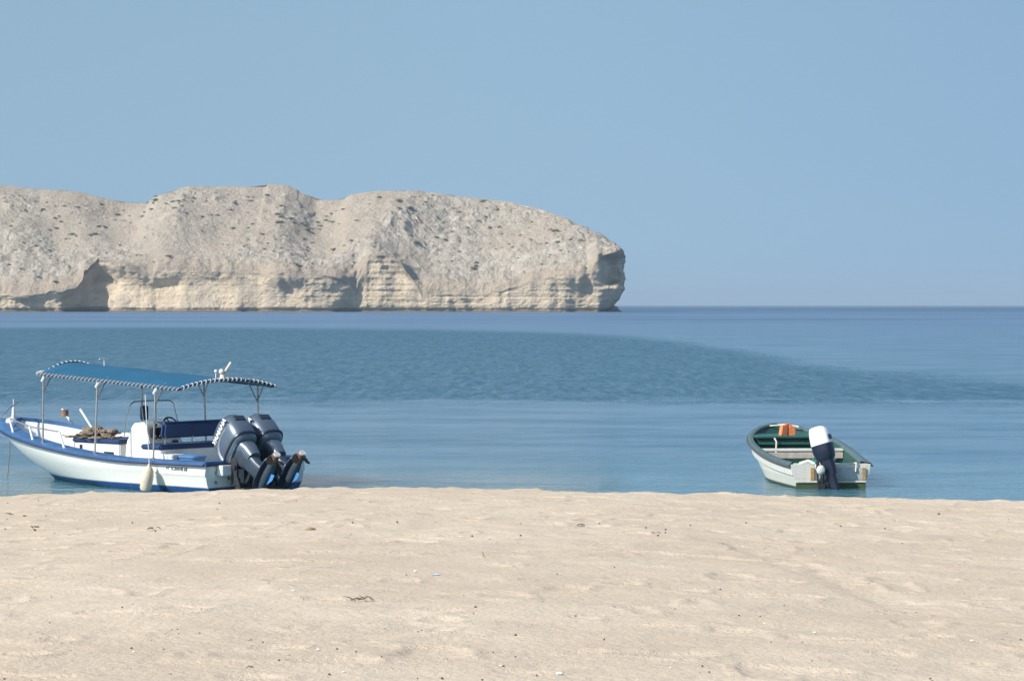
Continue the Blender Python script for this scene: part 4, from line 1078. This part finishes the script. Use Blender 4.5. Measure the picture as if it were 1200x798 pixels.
b = MB(); b.tube([(0.1, -0.40, 0.50), (-0.03, -0.52, 0.52), (-0.05, -0.50, 0.34)], 0.02, 6); b.build('stern_rope', ROPE, hull2)
# thwarts
b = MB(); b.box((3.25, 0, 0.60), (0.30, 1.78, 0.05)); th1 = b.build('thwart', WORN, B2, bevel=0.01)
b = MB(); b.box((3.08, 0, 0.49), (0.05, 1.74, 0.13)); b.build('thwart_front', mat('worn_pinkish_board', (0.50, 0.44, 0.39), 0.7, noise=0.25), th1, bevel=0.008)
b = MB(); b.box((2.0, 0, 0.30), (0.25, 1.70, 0.04)); b.build('thwart', GREEN, B2, bevel=0.01)
GRN2 = mat('green_deck_box', (0.022, 0.11, 0.09), 0.5, noise=0.2, nscale=5)
fb = fitted(lev2, 4.40, 5.50, 0.22, 0.79, 0.09, 0.78).build('forward_locker', GREEN, B2, bevel=0.02)
b = fitted(lev2, 4.34, 5.55, 0.79, 0.835, 0.08, 0.80); b.box((4.37, 0, 0.67), (0.05, 1.56, 0.05)); b.build('locker_lid', GRN2, fb, bevel=0.012)
b = MB(); b.box((4.37, 0.02, 0.56), (0.03, 0.16, 0.03)); b.build('handle', STEEL, fb)
b = MB(); b.tube([(4.30, 0.40, 0.80), (4.27, 0.36, 0.72), (4.28, 0.37, 0.50), (4.2, 0.36, 0.44)], 0.02, 6); b.build('locker_rope', ROPE, fb)
bpy.context.view_layer.update()
# gear things
o = MB(); 
for x, y, z, a in ((0, 0.13, 0.15, 0.1), (0, -0.13, 0.15, -0.1), (0.06, 0, 0.14, 0)): o.box((x, y, z), (0.14, 0.22, 0.36), rot=(a, 0.12, a))
o.tube([(0.0, -0.12, 0.32), (0.05, 0, 0.37), (0.0, 0.12, 0.33)], 0.045, 8)
jk = o.build('life_jacket', mat('orange_fabric', (0.72, 0.23, 0.10), 0.75, noise=0.25, nscale=8, bump=0.01, bscale=12), bevel=0.04, seg=3)
jk.location = child_world(B2, (4.0, 0.02, 0.70)); jk.rotation_euler = (0.10, -0.15, R(108)); fin(jk, 'life_jacket', 'orange life jacket propped on the green locker of the skiff', 'life jacket')
jk.location = B2.matrix_world @ Vector((4.75, 0.05, 0.832)); jk.scale = (0.9, 0.72, 0.66)
b = MB(); b.ball((0, 0, 0), (0.24, 0.24, 0.16), 18, 10); b.tube([(0, 0, 0.14), (0, 0, 0.19)], 0.03, 8)
o = b.build('fishing_buoy', mat('teal_buoy', (0.03, 0.19, 0.15), 0.5, noise=0.2)); o.location = B2.matrix_world @ Vector((1.2, 0.12, 0.36)); fin(o, 'fishing_buoy', 'round teal buoy lying in the stern of the skiff behind its outboard', 'buoy')
# pale cloth / plank piece on bow
b = MB(); b.tube([(6.05, 0.20, 0.98), (5.9, -0.1, 1.02), (5.6, -0.38, 0.98)], 0.018, 6); b.build('bow_plank', WORN, B2)
mt2 = (mat('white_cowl', (0.80, 0.80, 0.80), 0.3, coat=0.3, noise=0.05), mat('navy_cowl_lower', (0.02, 0.03, 0.06), 0.35), mat('navy_leg', (0.016, 0.022, 0.045), 0.3, 0.2, noise=0.2), WORN)
leg2, MT2 = outboard(B2, (-0.14, 0.20, 0.40), R(17), R(50), (0.56, 0.62, 0.98), mt2, white_top=True)
b = MB(); b.ball((-0.36, 0.27, 0.40), (0.07, 0.09, 0.10), 8, 6); b.build('white_cover', WORN, leg2)

# ================================================================== litter on the sand
DARK = mat('dark_pebble', (0.13, 0.11, 0.09), 0.9, noise=0.4, nscale=60)
SHELL = mat('white_shell', (0.80, 0.77, 0.72), 0.6, noise=0.15, nscale=60)
def put(o, px, py, dz=0.0, rz=None, s=1.0):
    p = on_sand(px, py); o.location = (p.x, p.y, p.z + dz); o.rotation_euler = (0, 0, rr.uniform(0, 6.28) if rz is None else rz); o.scale = (s, s, s)
pebs = []
for k in range(4):
    b = MB(); b.ball((0, 0, 0.008), (0.013, 0.010, 0.009), 8, 6, wob=0.25, seed=k + 20); pebs.append(b.build('pebble', DARK))
peb = [(9, 590, 1.0), (28, 605, 1.2), (30, 605, 1), (6, 621, 1), (41, 622, 1.4), (45, 587, 1), (54, 604, .7), (45, 645, .7), (40, 621, 1.2), (255, 597, 1), (257, 590, .9), (155, 613, 1), (182, 623, 1), (347, 587, .9), (71, 592, .7), (87, 593, .7),
       (143, 712, 1), (60, 700, .8), (42, 677, .7), (58, 730, .8), (154, 760, 1.1), (192, 761, .7), (208, 738, .8), (209, 743, .7), (234, 742, .8), (236, 714, .7), (294, 750, .7), (308, 753, .8), (327, 774, 1), (386, 791, 1.2), (395, 761, 1), (292, 751, .6), (200, 790, .7), (5, 796, .9), (315, 684, .8),
       (413, 613, 1), (465, 612, 1.1), (466, 613, .8), (553, 629, 1), (574, 632, .7), (610, 628, 1.1), (610, 614, .8), (702, 614, .9), (682, 616, 1), (757, 619, 1.1), (780, 621, 1.1), (771, 628, 1), (653, 673, 1.1), (720, 665, 1), (476, 674, 1), (557, 712, 1.2), (555, 719, .8), (490, 741, 1), (494, 740, .8), (604, 745, 1.2),
       (708, 750, 1.1), (692, 690, .7), (763, 689, .8), (791, 714, .9), (674, 723, .9), (590, 781, 1.1), (629, 792, 1.1), (518, 796, 1.2), (565, 797, .9), (417, 764, .9), (447, 770, .8), (578, 765, .8), (604, 770, .8), (543, 698, .7), (510, 612, .6), (636, 705, .7),
       (809, 616, 1), (874, 613, 1.1), (985, 617, 1.1), (1037, 620, 1.1), (1100, 603, 1.6), (952, 643, 1), (844, 691, 1.2), (866, 722, 1), (891, 723, .9), (1018, 684, .8), (1130, 696, .8), (1173, 641, .8), (1130, 659, .8), (1196, 750, 1), (823, 781, 1), (831, 788, .9), (919, 710, .9), (1057, 637, .7), (1074, 718, .7), (940, 753, .7), (1180, 742, .7), (1090, 797, 1)]
rs2 = random.Random(21)
while len(peb) < 150: peb.append((rs2.uniform(5, 1195), 590 + 207 * rs2.random() ** 0.9, rs2.choice((0.45, 0.55, 0.7))))
for i, (x, y, s) in enumerate(peb):
    o = pebs[i] if i < 4 else pebs[i % 4].copy()
    if i >= 4: C.objects.link(o)
    put(o, x, y, 0, None, s * (0.95 if y < 640 else 0.6))
    if x < 400: lb, gr = 'small dark pebble lying on the left third of the pale sand', 'dark pebbles on the left of the beach'
    elif x < 800: lb, gr = 'small dark pebble lying on the middle of the pale sand', 'dark pebbles on the middle of the beach'
    else: lb, gr = 'small dark pebble lying on the right third of the pale sand', 'dark pebbles on the right of the beach'
    fin(o, 'pebble', lb, 'pebble', gr)
shl = []
for k in range(2):
    b = MB(); b.ball((0, 0, 0.008), (0.020, 0.014, 0.008), 10, 6, wob=0.08, seed=k + 50); shl.append(b.build('shell', SHELL))
shells = [(487, 670, 1.0), (955, 742, 1.1), (1139, 752, 1.2), (656, 791, 1.8), (587, 781, .8), (157, 765, .9), (344, 693, .9), (354, 703, .6), (896, 731, .7), (955, 652, .7), (373, 762, 1.0), (403, 788, .9), (786, 783, .6), (708, 722, .6), (300, 720, .5)]
for i, (x, y, s) in enumerate(shells):
    o = shl[i] if i < 2 else shl[i % 2].copy()
    if i >= 2: C.objects.link(o)
    put(o, x, y, 0.002, 0.1, s * (0.95 if y < 700 else 0.62))
    if i == 3: fin(o, 'shell', 'largest white shell fragment, at the lower edge of the sand', 'shell', 'white shell bits on the sand')
    else: fin(o, 'shell', 'small white shell fragment lying on the pale sand', 'shell', 'white shell bits on the sand')
b = MB(); b.ball((0, 0, 0.03), (0.10, 0.06, 0.045), 12, 8, wob=0.25, seed=9); b.ball((0.08, 0.0, 0.03), (0.05, 0.04, 0.04), 10, 6, wob=0.3, seed=10)
o = b.build('stone', mat('tan_stone', (0.38, 0.27, 0.17), 0.9, noise=0.3, nscale=20)); put(o, 363, 621, -0.008, 0.2, 0.5); fin(o, 'stone', 'brown tan stone lying on the sand below the canopied boat', 'stone')
b = MB(); b.ball((0, 0, 0.012), (0.07, 0.035, 0.016), 10, 6, wob=0.3, seed=12)
o = b.build('plastic_scrap', mat('pale_blue_plastic', (0.42, 0.52, 0.75), 0.5)); put(o, 511, 674, 0, 0.1, 0.5); fin(o, 'plastic_scrap', 'scrap of pale blue plastic beside a white shell on the sand', 'litter')
def twig(seed, n, spread, leng, rad, m):
    r = random.Random(seed); b = MB()
    for i in range(n):
        a = r.uniform(0, 6.28); c = Vector((r.uniform(-spread, spread), r.uniform(-spread, spread) * 0.5, 0.01)); d = Vector((math.cos(a), math.sin(a) * 0.6, r.uniform(0, 0.35))) * leng * r.uniform(0.6, 1)
        b.tube([c - d * 0.5 + Vector((0, 0, 0.01)), c + Vector((0, 0, 0.02)), c + d * 0.5 + Vector((0, 0, abs(d.z) * 0.5))], [rad * 0.7, rad, rad * 0.4], 5)
    return b.build('twig', m)
TW = mat('dry_twig', (0.17, 0.13, 0.085), 0.9, noise=0.3, nscale=30)
for i, (x, y, n, sp, ln, rd, lb) in enumerate([(566, 652, 1, 0, .16, .005, 'single dark twig standing out on the sand in the middle of the beach'), (422, 705, 9, .09, .12, .004, 'small heap of dry brown twigs on the left half of the sand'),
                                               (183, 621, 6, .07, .09, .005, 'scatter of dark twigs below the fender near the top of the beach'), (41, 620, 5, .06, .12, .006, 'greyish weed stalks on the sand at the far left'),
                                               (683, 617, 4, .05, .12, .005, 'short dark sticks on the sand right of the middle'), (771, 626, 5, .08, .08, .005, 'flattened brown weed near the top of the beach left of the skiff'),
                                               (10, 604, 2, .02, .12, .006, 'upright dark stalk in the sand at the left edge'), (293, 786, 2, .03, .06, .003, 'tiny pale brown stick near the bottom of the sand')]):
    put(twig(i + 3, n, sp, ln, rd, TW), x, y, 0.0, 0.3); 
tw = [o for o in C.objects if o.name.startswith('twig')]
LBL = ['single dark twig standing out on the sand in the middle of the beach', 'small heap of dry brown twigs on the left half of the sand', 'scatter of dark twigs on the sand below the fender',
       'greyish weed stalks on the sand at the far left', 'short dark sticks on the sand right of the middle', 'flattened brown weed at the top of the beach left of the skiff', 'upright dark stalk in the sand at the left edge', 'tiny pale brown stick near the bottom of the sand']
for o, lb in zip(sorted(tw, key=lambda q: q.name), LBL): fin(o, o.name, lb, 'twig')

# ================================================================== haze
hz = NT('haze_air'); nt = hz.nt; nt.nodes.remove(hz.b)
pv = nt.nodes.new('ShaderNodeVolumePrincipled'); pv.inputs['Color'].default_value = (0.50, 0.64, 0.80, 1); pv.inputs['Density'].default_value = 0.00011; pv.inputs['Anisotropy'].default_value = 0.0
nt.links.new(pv.outputs[0], [n for n in nt.nodes if n.type == 'OUTPUT_MATERIAL'][0].inputs['Volume'])
b = MB(); b.box((0, 12000, 40), (42000, 24800, 94)); o = b.build('haze', hz.m, smooth=False); 
fin(o, 'haze', 'thin pale blue sea haze', 'haze', None, 'stuff')
o.data.update()
